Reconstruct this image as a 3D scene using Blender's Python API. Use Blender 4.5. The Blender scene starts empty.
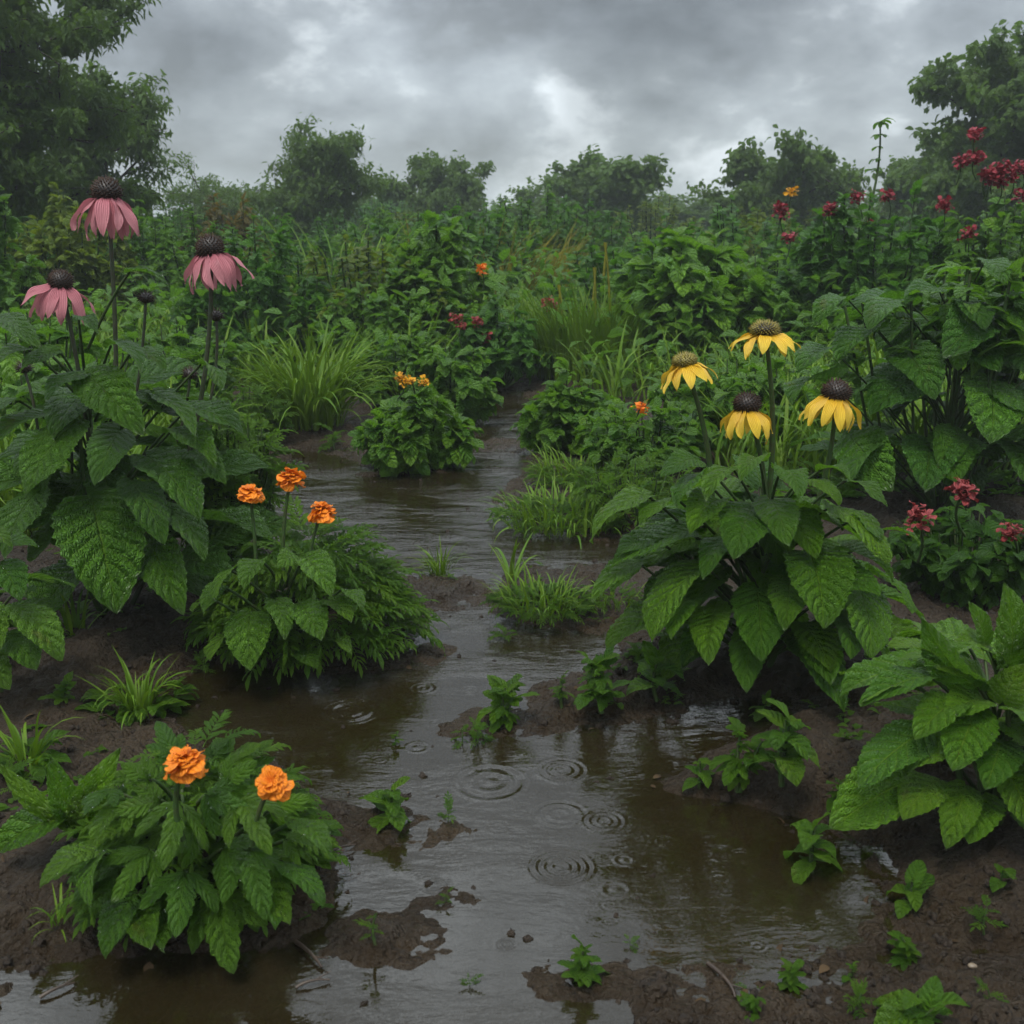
import bpy, math, random
import numpy as np
from mathutils import Matrix, Vector

random.seed(11)
RG = np.random.default_rng(11)
SC = bpy.context.scene
COL = SC.collection
PI = math.pi

# ------------------------------------------------------------------ camera
CAMZ = 0.8; FPX = 1098.0; PITCH = math.radians(15.1)
cam_d = bpy.data.cameras.new("camera"); cam = bpy.data.objects.new("camera", cam_d); COL.objects.link(cam)
cam.location = (0, 0, CAMZ); cam.rotation_euler = (math.radians(90) - PITCH, 0, 0)
cam_d.lens = 36.0 * FPX / 1024; cam_d.sensor_width = 36; cam_d.clip_end = 1000; cam_d.clip_start = 0.02
cam_d.dof.use_dof = True; cam_d.dof.focus_distance = 2.1; cam_d.dof.aperture_fstop = 13
SC.camera = cam

# ------------------------------------------------------------------ exposure
SC.view_settings.view_transform = 'Standard'; SC.view_settings.look = 'None'
SC.view_settings.exposure = 1.15; SC.view_settings.gamma = 1.0
SC.cycles.use_denoising = True
SC.cycles.denoising_prefilter = 'ACCURATE'
SC.cycles.max_bounces = 7; SC.cycles.transparent_max_bounces = 8
SC.cycles.diffuse_bounces = 3; SC.cycles.glossy_bounces = 3; SC.cycles.transmission_bounces = 3
SC.cycles.volume_bounces = 1
SC.cycles.sample_clamp_indirect = 4.0

# ------------------------------------------------------------------ node helper
class NT:
    def __init__(s, tree): s.t = tree; s.n = tree.nodes; s.l = tree.links
    def new(s, typ, **kw):
        nd = s.n.new(typ)
        for k, v in kw.items(): setattr(nd, k, v)
        return nd
    def set(s, sock, v):
        if hasattr(v, 'is_output'): s.l.new(v, sock)
        elif v is not None: sock.default_value = v
    def m(s, op, a, b=None, c=None, clamp=False):
        nd = s.new('ShaderNodeMath', operation=op); nd.use_clamp = clamp
        for i, v in enumerate((a, b, c)):
            if v is not None: s.set(nd.inputs[i], v)
        return nd.outputs[0]
    def vm(s, op, a, b=None, sc=None):
        nd = s.new('ShaderNodeVectorMath', operation=op)
        s.set(nd.inputs[0], a)
        if b is not None: s.set(nd.inputs[1], b)
        if sc is not None: s.set(nd.inputs[3], sc)
        return nd.outputs['Value'] if op in ('DOT_PRODUCT', 'LENGTH', 'DISTANCE') else nd.outputs[0]
    def mix(s, f, a, b, blend='MIX'):
        nd = s.new('ShaderNodeMix', data_type='RGBA', blend_type=blend)
        s.set(nd.inputs[0], f)
        s.set(nd.inputs[6], a if hasattr(a, 'is_output') or len(a) == 4 else (*a, 1))
        s.set(nd.inputs[7], b if hasattr(b, 'is_output') or len(b) == 4 else (*b, 1))
        return nd.outputs[2]
    def noise(s, vec, scale, detail=4, rough=.55, dist=0.0):
        nd = s.new('ShaderNodeTexNoise'); s.set(nd.inputs['Vector'], vec)
        nd.inputs['Scale'].default_value = scale; nd.inputs['Detail'].default_value = detail
        nd.inputs['Roughness'].default_value = rough; nd.inputs['Distortion'].default_value = dist
        return nd.outputs[0]
    def ss(s, v, a, b, lo=0.0, hi=1.0):
        nd = s.new('ShaderNodeMapRange', interpolation_type='SMOOTHSTEP')
        s.set(nd.inputs[0], v); nd.inputs[1].default_value = a; nd.inputs[2].default_value = b
        nd.inputs[3].default_value = lo; nd.inputs[4].default_value = hi
        return nd.outputs[0]
    def mapping(s, vec, scale=(1, 1, 1), loc=(0, 0, 0), rot=(0, 0, 0)):
        nd = s.new('ShaderNodeMapping'); s.set(nd.inputs[0], vec)
        nd.inputs[1].default_value = loc; nd.inputs[2].default_value = rot; nd.inputs[3].default_value = scale
        return nd.outputs[0]
    def bump(s, h, strength=.5, dist=.01, normal=None):
        nd = s.new('ShaderNodeBump'); s.set(nd.inputs['Height'], h)
        nd.inputs['Strength'].default_value = strength; nd.inputs['Distance'].default_value = dist
        if normal is not None: s.set(nd.inputs['Normal'], normal)
        return nd.outputs[0]

# ------------------------------------------------------------------ pixel -> place
CP, SP = math.cos(PITCH), math.sin(PITCH)
def ray(px, py):
    a, b = px - 512.0, 512.0 - py
    return np.array([a, CP * FPX + SP * b, -SP * FPX + CP * b])
def G(px, py, z=0.0):
    d = ray(px, py); t = (z - CAMZ) / d[2]
    return np.array([d[0] * t, d[1] * t, z])
def AT(px, py, Y):
    d = ray(px, py); t = Y / d[1]
    return np.array([d[0] * t, Y, CAMZ + d[2] * t])

# ------------------------------------------------------------------ sky and sun
SUN_EL, SUN_AZ = math.radians(66), math.radians(200)
W = bpy.data.worlds.new("World"); SC.world = W; W.use_nodes = True
w = NT(W.node_tree); w.n.clear()
sky = w.new('ShaderNodeTexSky', sky_type='NISHITA'); sky.sun_disc = False
sky.sun_elevation = SUN_EL; sky.sun_rotation = SUN_AZ
co = w.new('ShaderNodeTexCoord').outputs['Generated']
cv = w.mapping(co, scale=(1, 1, 1.75), loc=(0.35, 0, 0.1), rot=(0, math.radians(-14), 0))
n1 = w.noise(cv, 6.2, 6, .5, .15)
n2 = w.noise(w.mapping(co, scale=(1, 1, 1.8), loc=(4, 2, 1)), 17, 6, .55, .1)
n = w.m('ADD', w.m('MULTIPLY', n1, .72), w.m('MULTIPLY', n2, .28))
ramp = w.new('ShaderNodeValToRGB'); w.set(ramp.inputs[0], n)
cr = ramp.color_ramp
cr.elements[0].position = .39; cr.elements[0].color = (.138, .151, .161, 1)
cr.elements[1].position = .62; cr.elements[1].color = (.42, .455, .48, 1)
e = cr.elements.new(.47); e.color = (.188, .208, .226, 1)
e = cr.elements.new(.55); e.color = (.250, .276, .296, 1)
def gap(px, py, rad, amp, sx=1.0):
    d = ray(px, py); d = d / np.linalg.norm(d)
    jit = w.vm('ADD', co, w.vm('SCALE', w.vm('SUBTRACT', nvec, (.5, .5, .5)), sc=.16))
    q = w.vm('SUBTRACT', jit, tuple(d)); q = w.mapping(q, scale=(1 / sx, 1, 1.35))
    return w.m('MULTIPLY', w.ss(w.vm('LENGTH', q), 0, rad, 1, 0), amp)
nn = w.new('ShaderNodeTexNoise'); w.set(nn.inputs['Vector'], co); nn.inputs['Scale'].default_value = 9; nn.inputs['Detail'].default_value = 5
nvec = nn.outputs['Color']
g = w.m('ADD', gap(516, 84, .080, .36), gap(400, 55, .075, .35, 1.4))
g = w.m('ADD', g, gap(750, 110, .10, .16, 1.5))
g = w.m('ADD', g, gap(330, 140, .10, .10, 1.5))
g = w.m('SUBTRACT', g, gap(690, 45, .15, .40, 1.3))
g = w.m('SUBTRACT', g, gap(535, 150, .075, .30, 1.5))
g = w.m('SUBTRACT', g, gap(230, 60, .10, .22, 1.6))
g = w.m('ADD', 1.0, g)
cl = w.vm('SCALE', ramp.outputs[0], sc=g)
sx = w.new('ShaderNodeSeparateXYZ'); w.set(sx.inputs[0], co)
el = w.ss(sx.outputs[2], .16, .70, 1.0, 3.3)
cl = w.vm('SCALE', cl, sc=w.m('MULTIPLY', el, 8.2))
mx = w.mix(.95, sky.outputs[0], cl)
bg = w.new('ShaderNodeBackground'); w.set(bg.inputs[0], mx); bg.inputs[1].default_value = .1
wo = w.new('ShaderNodeOutputWorld'); w.l.new(bg.outputs[0], wo.inputs[0])

sl = bpy.data.lights.new("sun", 'SUN'); sl.energy = 1.4; sl.angle = math.radians(20); sl.color = (1, .97, .92)
so = bpy.data.objects.new("sun", sl); COL.objects.link(so)
sd = Vector((math.sin(SUN_AZ) * math.cos(SUN_EL), math.cos(SUN_AZ) * math.cos(SUN_EL), math.sin(SUN_EL)))
so.rotation_euler = sd.to_track_quat('Z', 'Y').to_euler(); so.location = (0, 0, 9)

# ------------------------------------------------------------------ materials
def newmat(name):
    m = bpy.data.materials.new(name); m.use_nodes = True
    t = NT(m.node_tree); t.n.clear()
    out = t.new('ShaderNodeOutputMaterial'); return m, t, out

def leafmat(name, base, alt, vein, nv=8, k=.55, rough=.30, transl=.30, bump=1.0, crk=26, dist=.03, veinmix=.4, midw=.05, spec=.62, latw=.10):
    warm = lambda q: (q[0] * 1.85, q[1] * 1.34, q[2] * .46)
    base, alt, vein = warm(base), warm(alt), warm(vein)
    m, t, out = newmat(name)
    uv = t.new('ShaderNodeUVMap').outputs[0]
    s = t.new('ShaderNodeSeparateXYZ'); t.set(s.inputs[0], uv)
    a = t.m('ABSOLUTE', t.m('MULTIPLY_ADD', s.outputs[0], 2.0, -1.0)); v = s.outputs[1]
    att = t.new('ShaderNodeAttribute', attribute_name='rnd').outputs['Fac']
    oi = t.new('ShaderNodeObjectInfo').outputs['Random']
    r = t.m('FRACT', t.m('ADD', att, oi)); r2 = t.m('FRACT', t.m('MULTIPLY', r, 7.31))
    cvx = t.new('ShaderNodeCombineXYZ'); t.set(cvx.inputs[0], t.m('MULTIPLY', a, .5)); t.set(cvx.inputs[1], v); t.set(cvx.inputs[2], t.m('MULTIPLY', r, 9.0))
    cvy = t.new('ShaderNodeCombineXYZ'); t.set(cvy.inputs[0], s.outputs[0]); t.set(cvy.inputs[1], v); t.set(cvy.inputs[2], t.m('MULTIPLY', r, 5.0))
    wob = t.noise(cvy.outputs[0], 5, 2)
    sv = t.m('ADD', t.m('MULTIPLY', t.m('SUBTRACT', v, t.m('MULTIPLY', a, k * .5)), nv), t.m('MULTIPLY', wob, .35))
    pp = t.m('PINGPONG', sv, .5)
    lat = t.ss(pp, 0, latw, 1, 0)
    mid = t.ss(a, 0, midw, 1, 0)
    vm_ = t.m('MAXIMUM', t.m('MULTIPLY', lat, .6), mid)
    vor = t.new('ShaderNodeTexVoronoi'); vor.feature = 'DISTANCE_TO_EDGE'; t.set(vor.inputs[0], cvy.outputs[0]); vor.inputs['Scale'].default_value = crk
    cell = t.ss(vor.outputs['Distance'], 0, .22)
    puff = t.m('SINE', t.m('MULTIPLY', pp, PI))
    h = t.m('ADD', t.m('MULTIPLY', puff, .9), t.m('MULTIPLY', cell, .55))
    h = t.m('ADD', h, t.m('MULTIPLY', t.noise(cvy.outputs[0], crk * .45, 4, .6), 1.1))
    h = t.m('SUBTRACT', h, t.m('MULTIPLY', mid, .8))
    nrm = t.bump(h, bump, dist)
    c = t.mix(r, base, alt)
    c = t.mix(t.m('MULTIPLY', t.noise(cvy.outputs[0], 3.2, 4), .55), c, tuple(x * .62 for x in base))
    c = t.mix(1.0, c, t.mix(t.m('FRACT', t.m('MULTIPLY', r, 3.77)), (.72, .76, .8), (1.22, 1.12, .9)), 'MULTIPLY')
    c = t.mix(t.m('MULTIPLY', vm_, veinmix), c, vein)
    c = t.mix(t.m('MULTIPLY', cell, .40), t.mix(1.0, c, (1.35, 1.25, 1.3), 'MULTIPLY'), tuple(x * .55 for x in base))
    spot = t.ss(t.noise(cvy.outputs[0], 13, 3, .6), .665, .70)
    c = t.mix(t.m('MULTIPLY', spot, t.ss(r2, .2, .8, 0, .75)), c, (.085, .060, .018))
    yel = t.m('MULTIPLY', t.ss(t.noise(cvy.outputs[0], 2.1, 5, .6), .60, .74), t.ss(r2, .62, .9))
    c = t.mix(t.m('MULTIPLY', yel, .5), c, (.17, .16, .02))
    geo = t.new('ShaderNodeNewGeometry')
    c2 = t.mix(t.m('MULTIPLY', geo.outputs['Backfacing'], .45), c, (base[0] * 1.9 + .01, base[1] * 1.35, base[2] * 1.9))
    p = t.new('ShaderNodeBsdfPrincipled'); t.set(p.inputs['Base Color'], c2); t.set(p.inputs['Normal'], nrm)
    t.set(p.inputs['Roughness'], t.m('MULTIPLY_ADD', t.noise(cvy.outputs[0], 9, 3), .35, rough - .15))
    p.inputs['Specular IOR Level'].default_value = spec
    tr = t.new('ShaderNodeBsdfTranslucent'); t.set(tr.inputs[0], t.mix(.5, c, (base[0] * 2.2, base[1] * 1.8, base[2] * .8))); t.set(tr.inputs[1], nrm)
    mx = t.new('ShaderNodeMixShader'); mx.inputs[0].default_value = transl
    t.l.new(p.outputs[0], mx.inputs[1]); t.l.new(tr.outputs[0], mx.inputs[2]); t.l.new(mx.outputs[0], out.inputs[0])
    return m

def simple(name, base, alt=None, rough=.5, scale=60, bump=.3, transl=0, spec=.5, bd=.004, det=5):
    m, t, out = newmat(name); alt = alt or tuple(x * .6 for x in base)
    co = t.new('ShaderNodeTexCoord').outputs['Object']
    att = t.new('ShaderNodeAttribute', attribute_name='rnd').outputs['Fac']
    nz = t.noise(co, scale, det)
    f = t.m('ADD', t.m('MULTIPLY', t.ss(nz, .35, .65), .6), t.m('MULTIPLY', att, .4))
    p = t.new('ShaderNodeBsdfPrincipled'); t.set(p.inputs['Base Color'], t.mix(f, base, alt))
    p.inputs['Roughness'].default_value = rough; p.inputs['Specular IOR Level'].default_value = spec
    t.set(p.inputs['Normal'], t.bump(nz, bump, bd))
    if transl:
        tr = t.new('ShaderNodeBsdfTranslucent'); t.set(tr.inputs[0], (*base, 1))
        mx = t.new('ShaderNodeMixShader'); mx.inputs[0].default_value = transl
        t.l.new(p.outputs[0], mx.inputs[1]); t.l.new(tr.outputs[0], mx.inputs[2]); t.l.new(mx.outputs[0], out.inputs[0])
    else: t.l.new(p.outputs[0], out.inputs[0])
    return m

def petalmat(name, base, tip, line, nl=7, transl=.25, rough=.5):
    m, t, out = newmat(name)
    uv = t.new('ShaderNodeUVMap').outputs[0]
    s = t.new('ShaderNodeSeparateXYZ'); t.set(s.inputs[0], uv)
    att = t.new('ShaderNodeAttribute', attribute_name='rnd').outputs['Fac']
    pp = t.m('PINGPONG', t.m('MULTIPLY', s.outputs[0], nl), .5)
    c3 = t.new('ShaderNodeCombineXYZ'); t.set(c3.inputs[0], t.m('MULTIPLY', s.outputs[0], 6.0)); t.set(c3.inputs[1], s.outputs[1]); t.set(c3.inputs[2], t.m('MULTIPLY', att, 9.0))
    nz = t.noise(c3.outputs[0], 3, 5, .65)
    c = t.mix(t.ss(s.outputs[1], .1, .95), base, tip)
    c = t.mix(t.m('MULTIPLY', t.ss(pp, 0, .2, 1, 0), .45), c, line)
    c = t.mix(t.m('MULTIPLY', t.ss(nz, .45, .75), .5), c, line)
    p = t.new('ShaderNodeBsdfPrincipled'); t.set(p.inputs['Base Color'], c); p.inputs['Roughness'].default_value = rough
    t.set(p.inputs['Normal'], t.bump(t.m('ADD', t.m('SINE', t.m('MULTIPLY', pp, PI)), nz), .6, .004))
    tr = t.new('ShaderNodeBsdfTranslucent'); t.set(tr.inputs[0], c)
    mx = t.new('ShaderNodeMixShader'); mx.inputs[0].default_value = transl
    t.l.new(p.outputs[0], mx.inputs[1]); t.l.new(tr.outputs[0], mx.inputs[2]); t.l.new(mx.outputs[0], out.inputs[0])
    return m

M = {}
M['cone_leaf'] = leafmat('coneflower leaf', (0.041, 0.162, 0.048), (0.059, 0.212, 0.048), (.10, .24, .07), nv=8, crk=24)
M['yel_leaf'] = leafmat('rudbeckia leaf', (0.056, 0.221, 0.044), (0.091, 0.281, 0.044), (.13, .30, .07), nv=9, crk=24)
M['edge_leaf'] = leafmat('mint green leaf', (0.050, 0.189, 0.038), (0.084, 0.242, 0.036), (.16, .34, .10), nv=7, crk=20, bump=.8)
M['back_leaf'] = leafmat('hydrangea leaf', (0.041, 0.170, 0.047), (0.059, 0.230, 0.050), (.09, .22, .07), nv=7, crk=20)
M['mari_leaf'] = leafmat('marigold leaf', (0.053, 0.201, 0.053), (0.090, 0.270, 0.055), (.10, .25, .07), nv=6, crk=16)
M['fern_leaf'] = leafmat('feathery leaf', (0.069, 0.247, 0.051), (0.108, 0.307, 0.060), (.10, .25, .07), nv=4, crk=8, veinmix=.2)
M['seed_leaf'] = leafmat('seedling leaf', (.058, .225, .042), (.090, .260, .042), (.14, .30, .08), nv=5, crk=14)
M['bush_leaf'] = leafmat('bush leaf', (0.065, 0.250, 0.057), (0.107, 0.330, 0.060), (.09, .22, .06), nv=5, crk=10, veinmix=.25, rough=.42)
M['fresh_leaf'] = leafmat('fresh bush leaf', (0.068, 0.259, 0.051), (0.105, 0.314, 0.055), (.12, .30, .09), nv=5, crk=10, veinmix=.25, rough=.38)
M['dark_leaf'] = leafmat('dark bush leaf', (0.043, 0.200, 0.045), (0.066, 0.263, 0.053), (.06, .16, .05), nv=5, crk=10, veinmix=.25, rough=.45)
M['lime_leaf'] = leafmat('yellowish bush leaf', (0.091, 0.228, 0.038), (0.124, 0.248, 0.041), (.12, .24, .06), nv=5, crk=10, veinmix=.2, rough=.45)
M['rust_leaf'] = leafmat('browning bush leaf', (0.102, 0.114, 0.041), (0.072, 0.144, 0.043), (.10, .14, .05), nv=5, crk=10, veinmix=.2, rough=.5)
M['tree_leaf'] = leafmat('tree leaf', (0.053, 0.166, 0.056), (0.071, 0.204, 0.059), (.06, .12, .05), nv=4, crk=8, veinmix=.1, rough=.55)
M['grass'] = leafmat('grass blade', (0.036, 0.119, 0.022), (0.058, 0.144, 0.026), (.10, .22, .05), nv=1, crk=4, veinmix=.2, bump=.15, rough=.55, spec=.25)
M['straw'] = leafmat('pale grass blade', (0.073, 0.130, 0.038), (0.115, 0.122, 0.035), (.12, .2, .06), nv=1, crk=4, veinmix=.2, bump=.15, rough=.6, spec=.2)
M['stem'] = simple('green stem', (.034, .085, .018), (.045, .050, .018), rough=.6, scale=90, spec=.25)
M['dstem'] = simple('dark stem', (.028, .052, .018), (.040, .030, .018), rough=.45, scale=90)
M['wood'] = simple('bark', (.060, .046, .034), (.030, .024, .018), rough=.8, scale=25, bump=.8, bd=.02)
M['cone'] = simple('seed cone', (.020, .011, .007), (.009, .006, .004), rough=.5, scale=200)
M['conetip'] = simple('cone florets', (.040, .018, .008), (.014, .008, .005), rough=.6, spec=.25, scale=200)
M['conegreen'] = simple('young cone florets', (.24, .20, .02), (.09, .07, .012), rough=.5, scale=200)
M['pink'] = petalmat('pink petal', (.52, .17, .20), (.60, .24, .26), (.28, .06, .09))
M['yellow'] = petalmat('yellow petal', (.78, .46, .02), (.86, .62, .05), (.50, .24, .012))
M['orange'] = petalmat('orange petal', (.85, .19, .006), (.93, .30, .010), (.66, .10, .005), nl=4)
M['gold'] = petalmat('gold petal', (.80, .38, .008), (.88, .48, .015), (.60, .22, .006), nl=4)
M['red'] = petalmat('red petal', (.24, .016, .026), (.34, .030, .045), (.12, .008, .016), nl=3)
M['coral'] = petalmat('coral petal', (.26, .030, .032), (.36, .055, .050), (.12, .012, .014), nl=3)
M['umbel'] = simple('cream florets', (.5, .5, .35), (.3, .32, .2), rough=.6)
M['clod'] = simple('mud crumb', (.034, .023, .014), (.016, .011, .007), rough=.7, scale=160, bump=1.0, bd=.01, spec=.3)
M['twig'] = simple('wet twig', (.055, .036, .022), (.025, .016, .011), rough=.45, scale=60)
m, t, out = newmat('rain drop')
gg = t.new('ShaderNodeBsdfGlossy'); gg.inputs['Roughness'].default_value = .02; tt = t.new('ShaderNodeBsdfTransparent'); tt.inputs[0].default_value = (.93, .97, .93, 1)
ff = t.new('ShaderNodeFresnel'); ff.inputs[0].default_value = 1.5; mm = t.new('ShaderNodeMixShader')
t.l.new(ff.outputs[0], mm.inputs[0]); t.l.new(tt.outputs[0], mm.inputs[1]); t.l.new(gg.outputs[0], mm.inputs[2]); t.l.new(mm.outputs[0], out.inputs[0]); M['drop'] = m
M['litter'] = simple('dead leaf', (.060, .038, .018), (.028, .018, .010), rough=.85, scale=50, spec=.15)
M['stone'] = simple('pale pebble', (.17, .13, .085), (.09, .07, .05), rough=.4, scale=40)

# ------------------------------------------------------------------ mesh tools
class MB:
    """collects numpy pieces; faces carry a material slot"""
    def __init__(s): s.V = []; s.F = []; s.U = []; s.R = []; s.MI = []; s.n = 0
    def add(s, V, Q, UV=None, rnd=0.0, mi=0):
        V = np.asarray(V, float).reshape(-1, 3); Q = np.asarray(Q, int)
        if len(V) == 0: return s
        s.V.append(V); s.F.append(Q + s.n); s.n += len(V)
        s.U.append(np.full((len(V), 2), .5) if UV is None else UV)
        s.R.append(np.full(len(V), rnd) if np.isscalar(rnd) else rnd)
        s.MI.append(np.full(len(Q), mi) if np.isscalar(mi) else mi); return s
    def inst(s, T, Mx, rnd=None, mi=None):
        V, Q, U = T[:3]; tm = T[3] if len(T) > 3 else 0
        N = len(Mx)
        if N == 0: return s
        P = np.einsum('nij,vj->nvi', Mx[:, :, :3], V) + Mx[:, None, :, 3]
        F = Q[None] + (np.arange(N) * len(V))[:, None, None]
        if rnd is None: rnd = RG.random(N)
        mm = tm if mi is None else mi
        mm = np.tile(np.full(len(Q), mm) if np.isscalar(mm) else mm, N)
        return s.add(P.reshape(-1, 3), F.reshape(-1, Q.shape[1]), np.tile(U, (N, 1)), np.repeat(rnd, len(V)), mm)
    def tube(s, pts, rad, sides=6, mi=0, rnd=0.5):
        V, Q, U = tube(pts, rad, sides); return s.add(V, Q, U, rnd, mi)
    def mesh(s, name, mats, smooth=True):
        me = bpy.data.meshes.new(name)
        V = np.concatenate(s.V); me.vertices.add(len(V)); me.vertices.foreach_set('co', V.ravel())
        lens = np.concatenate([np.full(len(f), f.shape[1]) for f in s.F]); idx = np.concatenate([f.ravel() for f in s.F])
        me.loops.add(len(idx)); me.loops.foreach_set('vertex_index', idx.astype(np.int32))
        me.polygons.add(len(lens)); st = np.zeros(len(lens), np.int32); st[1:] = np.cumsum(lens)[:-1]
        me.polygons.foreach_set('loop_start', st)
        me.polygons.foreach_set('material_index', np.concatenate(s.MI).astype(np.int32))
        me.polygons.foreach_set('use_smooth', np.full(len(lens), smooth))
        uvl = me.uv_layers.new(name='UVMap'); uvl.data.foreach_set('uv', np.concatenate(s.U)[idx].ravel())
        at = me.attributes.new('rnd', 'FLOAT', 'POINT'); at.data.foreach_set('value', np.concatenate(s.R).astype(np.float32))
        for m in (mats if isinstance(mats, (list, tuple)) else [mats]): me.materials.append(m)
        me.update(calc_edges=True); return me
    def obj(s, name, mats, parent=None, smooth=True):
        o = bpy.data.objects.new(name, s.mesh(name, mats, smooth)); COL.objects.link(o)
        if parent is not None: o.parent = parent
        return o

def tube(pts, rad, sides=6):
    P = np.asarray(pts, float); n = len(P); rad = np.full(n, rad) if np.isscalar(rad) else np.asarray(rad)
    T = np.gradient(P, axis=0); T /= np.linalg.norm(T, axis=1)[:, None] + 1e-9
    ref = np.array([0, 0, 1.]) if abs(T[:, 2]).mean() < .8 else np.array([1., 0, 0])
    A = np.cross(T, ref); A /= np.linalg.norm(A, axis=1)[:, None] + 1e-9; B = np.cross(T, A)
    th = np.arange(sides) * 2 * PI / sides
    V = P[:, None] + rad[:, None, None] * (np.cos(th)[None, :, None] * A[:, None] + np.sin(th)[None, :, None] * B[:, None])
    i, j = np.meshgrid(np.arange(n - 1), np.arange(sides), indexing='ij'); jn = (j + 1) % sides
    Q = np.stack([i * sides + j, i * sides + jn, (i + 1) * sides + jn, (i + 1) * sides + j], -1).reshape(-1, 4)
    U = np.stack(np.broadcast_arrays(np.full((n, sides), .5), np.linspace(0, 1, n)[:, None]), -1).reshape(-1, 2)
    return V.reshape(-1, 3), Q, U
def curve(a, b, sag=0.0, n=8, up=None, side=(0, 0, 0)):
    """soft arc from a to b, bulging by `sag` upwards and by `side`"""
    a, b = np.asarray(a, float), np.asarray(b, float); t = np.linspace(0, 1, n)[:, None]
    return a + (b - a) * t + (np.array([0, 0, 1.]) * sag + np.array(side)) * (4 * t * (1 - t))
def RM(az, pitch, roll=0, sc=1.0, loc=(0, 0, 0), wx=1.0):
    """3x4 matrices; local +Y is the leaf's direction, az 0 = +Y, pitch > 0 lifts it"""
    az, pitch, roll, sc, wx = np.broadcast_arrays(*(np.atleast_1d(np.asarray(q, float)) for q in (az, pitch, roll, sc, wx)))
    N = len(az); loc = np.broadcast_to(np.asarray(loc, float), (N, 3))
    ca, sa, cp, sp, cr_, sr = np.cos(az), np.sin(az), np.cos(pitch), np.sin(pitch), np.cos(roll), np.sin(roll)
    Z = np.zeros(N); O = np.ones(N)
    Rz = np.stack([ca, -sa, Z, sa, ca, Z, Z, Z, O], -1).reshape(N, 3, 3)
    Rx = np.stack([O, Z, Z, Z, cp, -sp, Z, sp, cp], -1).reshape(N, 3, 3)
    Ry = np.stack([cr_, Z, sr, Z, O, Z, -sr, Z, cr_], -1).reshape(N, 3, 3)
    R = Rz @ Rx @ Ry * sc[:, None, None]; R[:, :, 0] *= wx[:, None]
    return np.concatenate([R, loc[:, :, None]], 2)

def leafT(L=1.0, Wd=.6, nv=24, nu=8, teeth=12, depth=.12, bend=.8, fold=.25, quilt=.014, nq=7, a=.6, b=.95, wave=.02, seed=0, cord=.06, chord=False, curl=0.0):
    """one leaf along +Y, normal +Z; returns V, Q, UV"""
    r = np.random.default_rng(seed)
    t = np.linspace(0, 1, nv + 1); u = np.linspace(-1, 1, nu + 1)
    prof = (t + .002) ** a * (1 - t + 1e-4) ** b; prof /= prof.max()
    saw = (t * teeth) % 1.0
    edge = 1 + depth * (saw - .5) * (t > .03) * (t < .985)
    T, Uu = np.meshgrid(t, u, indexing='ij')
    wid = (prof * edge)[:, None] * Wd / 2 * L
    inner = (prof)[:, None] * Wd / 2 * L
    au = np.abs(Uu); wmix = inner + (wid - inner) * au ** 3
    X = Uu * wmix
    th = -bend * (t - .15) ** 1.3 if False else -bend * np.clip(t, 0, 1) ** 1.2
    dy, dz = np.cos(th), np.sin(th)
    y = np.concatenate([[0], np.cumsum((dy[1:] + dy[:-1]) / 2)]) / nv * L
    z = np.concatenate([[0], np.cumsum((dz[1:] + dz[:-1]) / 2)]) / nv * L
    s = T - .38 * au * Wd
    q = quilt * L * (np.abs(np.sin(PI * nq * s)) - .5) * np.clip(au * 3, 0, 1) * (1 - au ** 4 * .5)
    ph = r.random(4) * 6
    und = wave * L * (np.sin(T * 11 + ph[0]) * (Uu > 0) + np.sin(T * 10 + ph[1]) * (Uu < 0)) * au ** 2
    und += .03 * L * np.sin(T * 3.5 + ph[2]) * Uu
    H = fold * np.abs(X) + q + und - curl * X ** 2 / L
    # teeth point to the tip, base lobes run back
    Yo = -cord * L * au ** 1.5 * np.exp(-T * 6)
    nyx, nzz = -dz[:, None], dy[:, None]
    Y = y[:, None] + H * nyx + Yo * dy[:, None]; Zz = z[:, None] + H * nzz + Yo * dz[:, None]
    V = np.stack([X, Y, Zz], -1).reshape(-1, 3)
    if chord:
        e = np.array([y[-1], z[-1]]); ln = np.hypot(*e); c_, s_ = e / ln
        Yn = (V[:, 1] * c_ + V[:, 2] * s_) / ln * L; Zn = (-V[:, 1] * s_ + V[:, 2] * c_) / ln * L
        V[:, 1], V[:, 2] = Yn, Zn
    n1 = nu + 1
    i, j = np.meshgrid(np.arange(nv), np.arange(nu), indexing='ij')
    Q = np.stack([i * n1 + j, i * n1 + j + 1, (i + 1) * n1 + j + 1, (i + 1) * n1 + j], -1).reshape(-1, 4)
    UV = np.stack([(Uu + 1) / 2, T], -1).reshape(-1, 2)
    return V, Q, UV
def merge(items):
    """items: list of (T, 3x4 matrix) -> one template"""
    Vs, Qs, Us, n = [], [], [], 0
    for T, mt in items:
        V = T[0] @ mt[:, :3].T + mt[:, 3]; Vs.append(V); Qs.append(T[1] + n); Us.append(T[2]); n += len(V)
    return np.concatenate(Vs), np.concatenate(Qs), np.concatenate(Us)
def lobedT(L=1, lobes=((0, 1.0), (.75, .72), (-.75, .72), (1.45, .42), (-1.45, .42)), seed=0, nv=16, nu=4, Wd=.42, teeth=6, bend=.7):
    it = []
    for k, (ang, ln) in enumerate(lobes):
        T = leafT(L * ln, Wd, nv, nu, teeth, .28, bend, .18, .016, 5, .8, .8, .02, seed + k, 0)
        m = RM(-ang, -.05 * abs(ang), 0, 1, (0, L * (.02 + .05 * (abs(ang) < .1)), .004 * L * k))[0]
        it.append((T, m))
    return merge(it)
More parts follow.
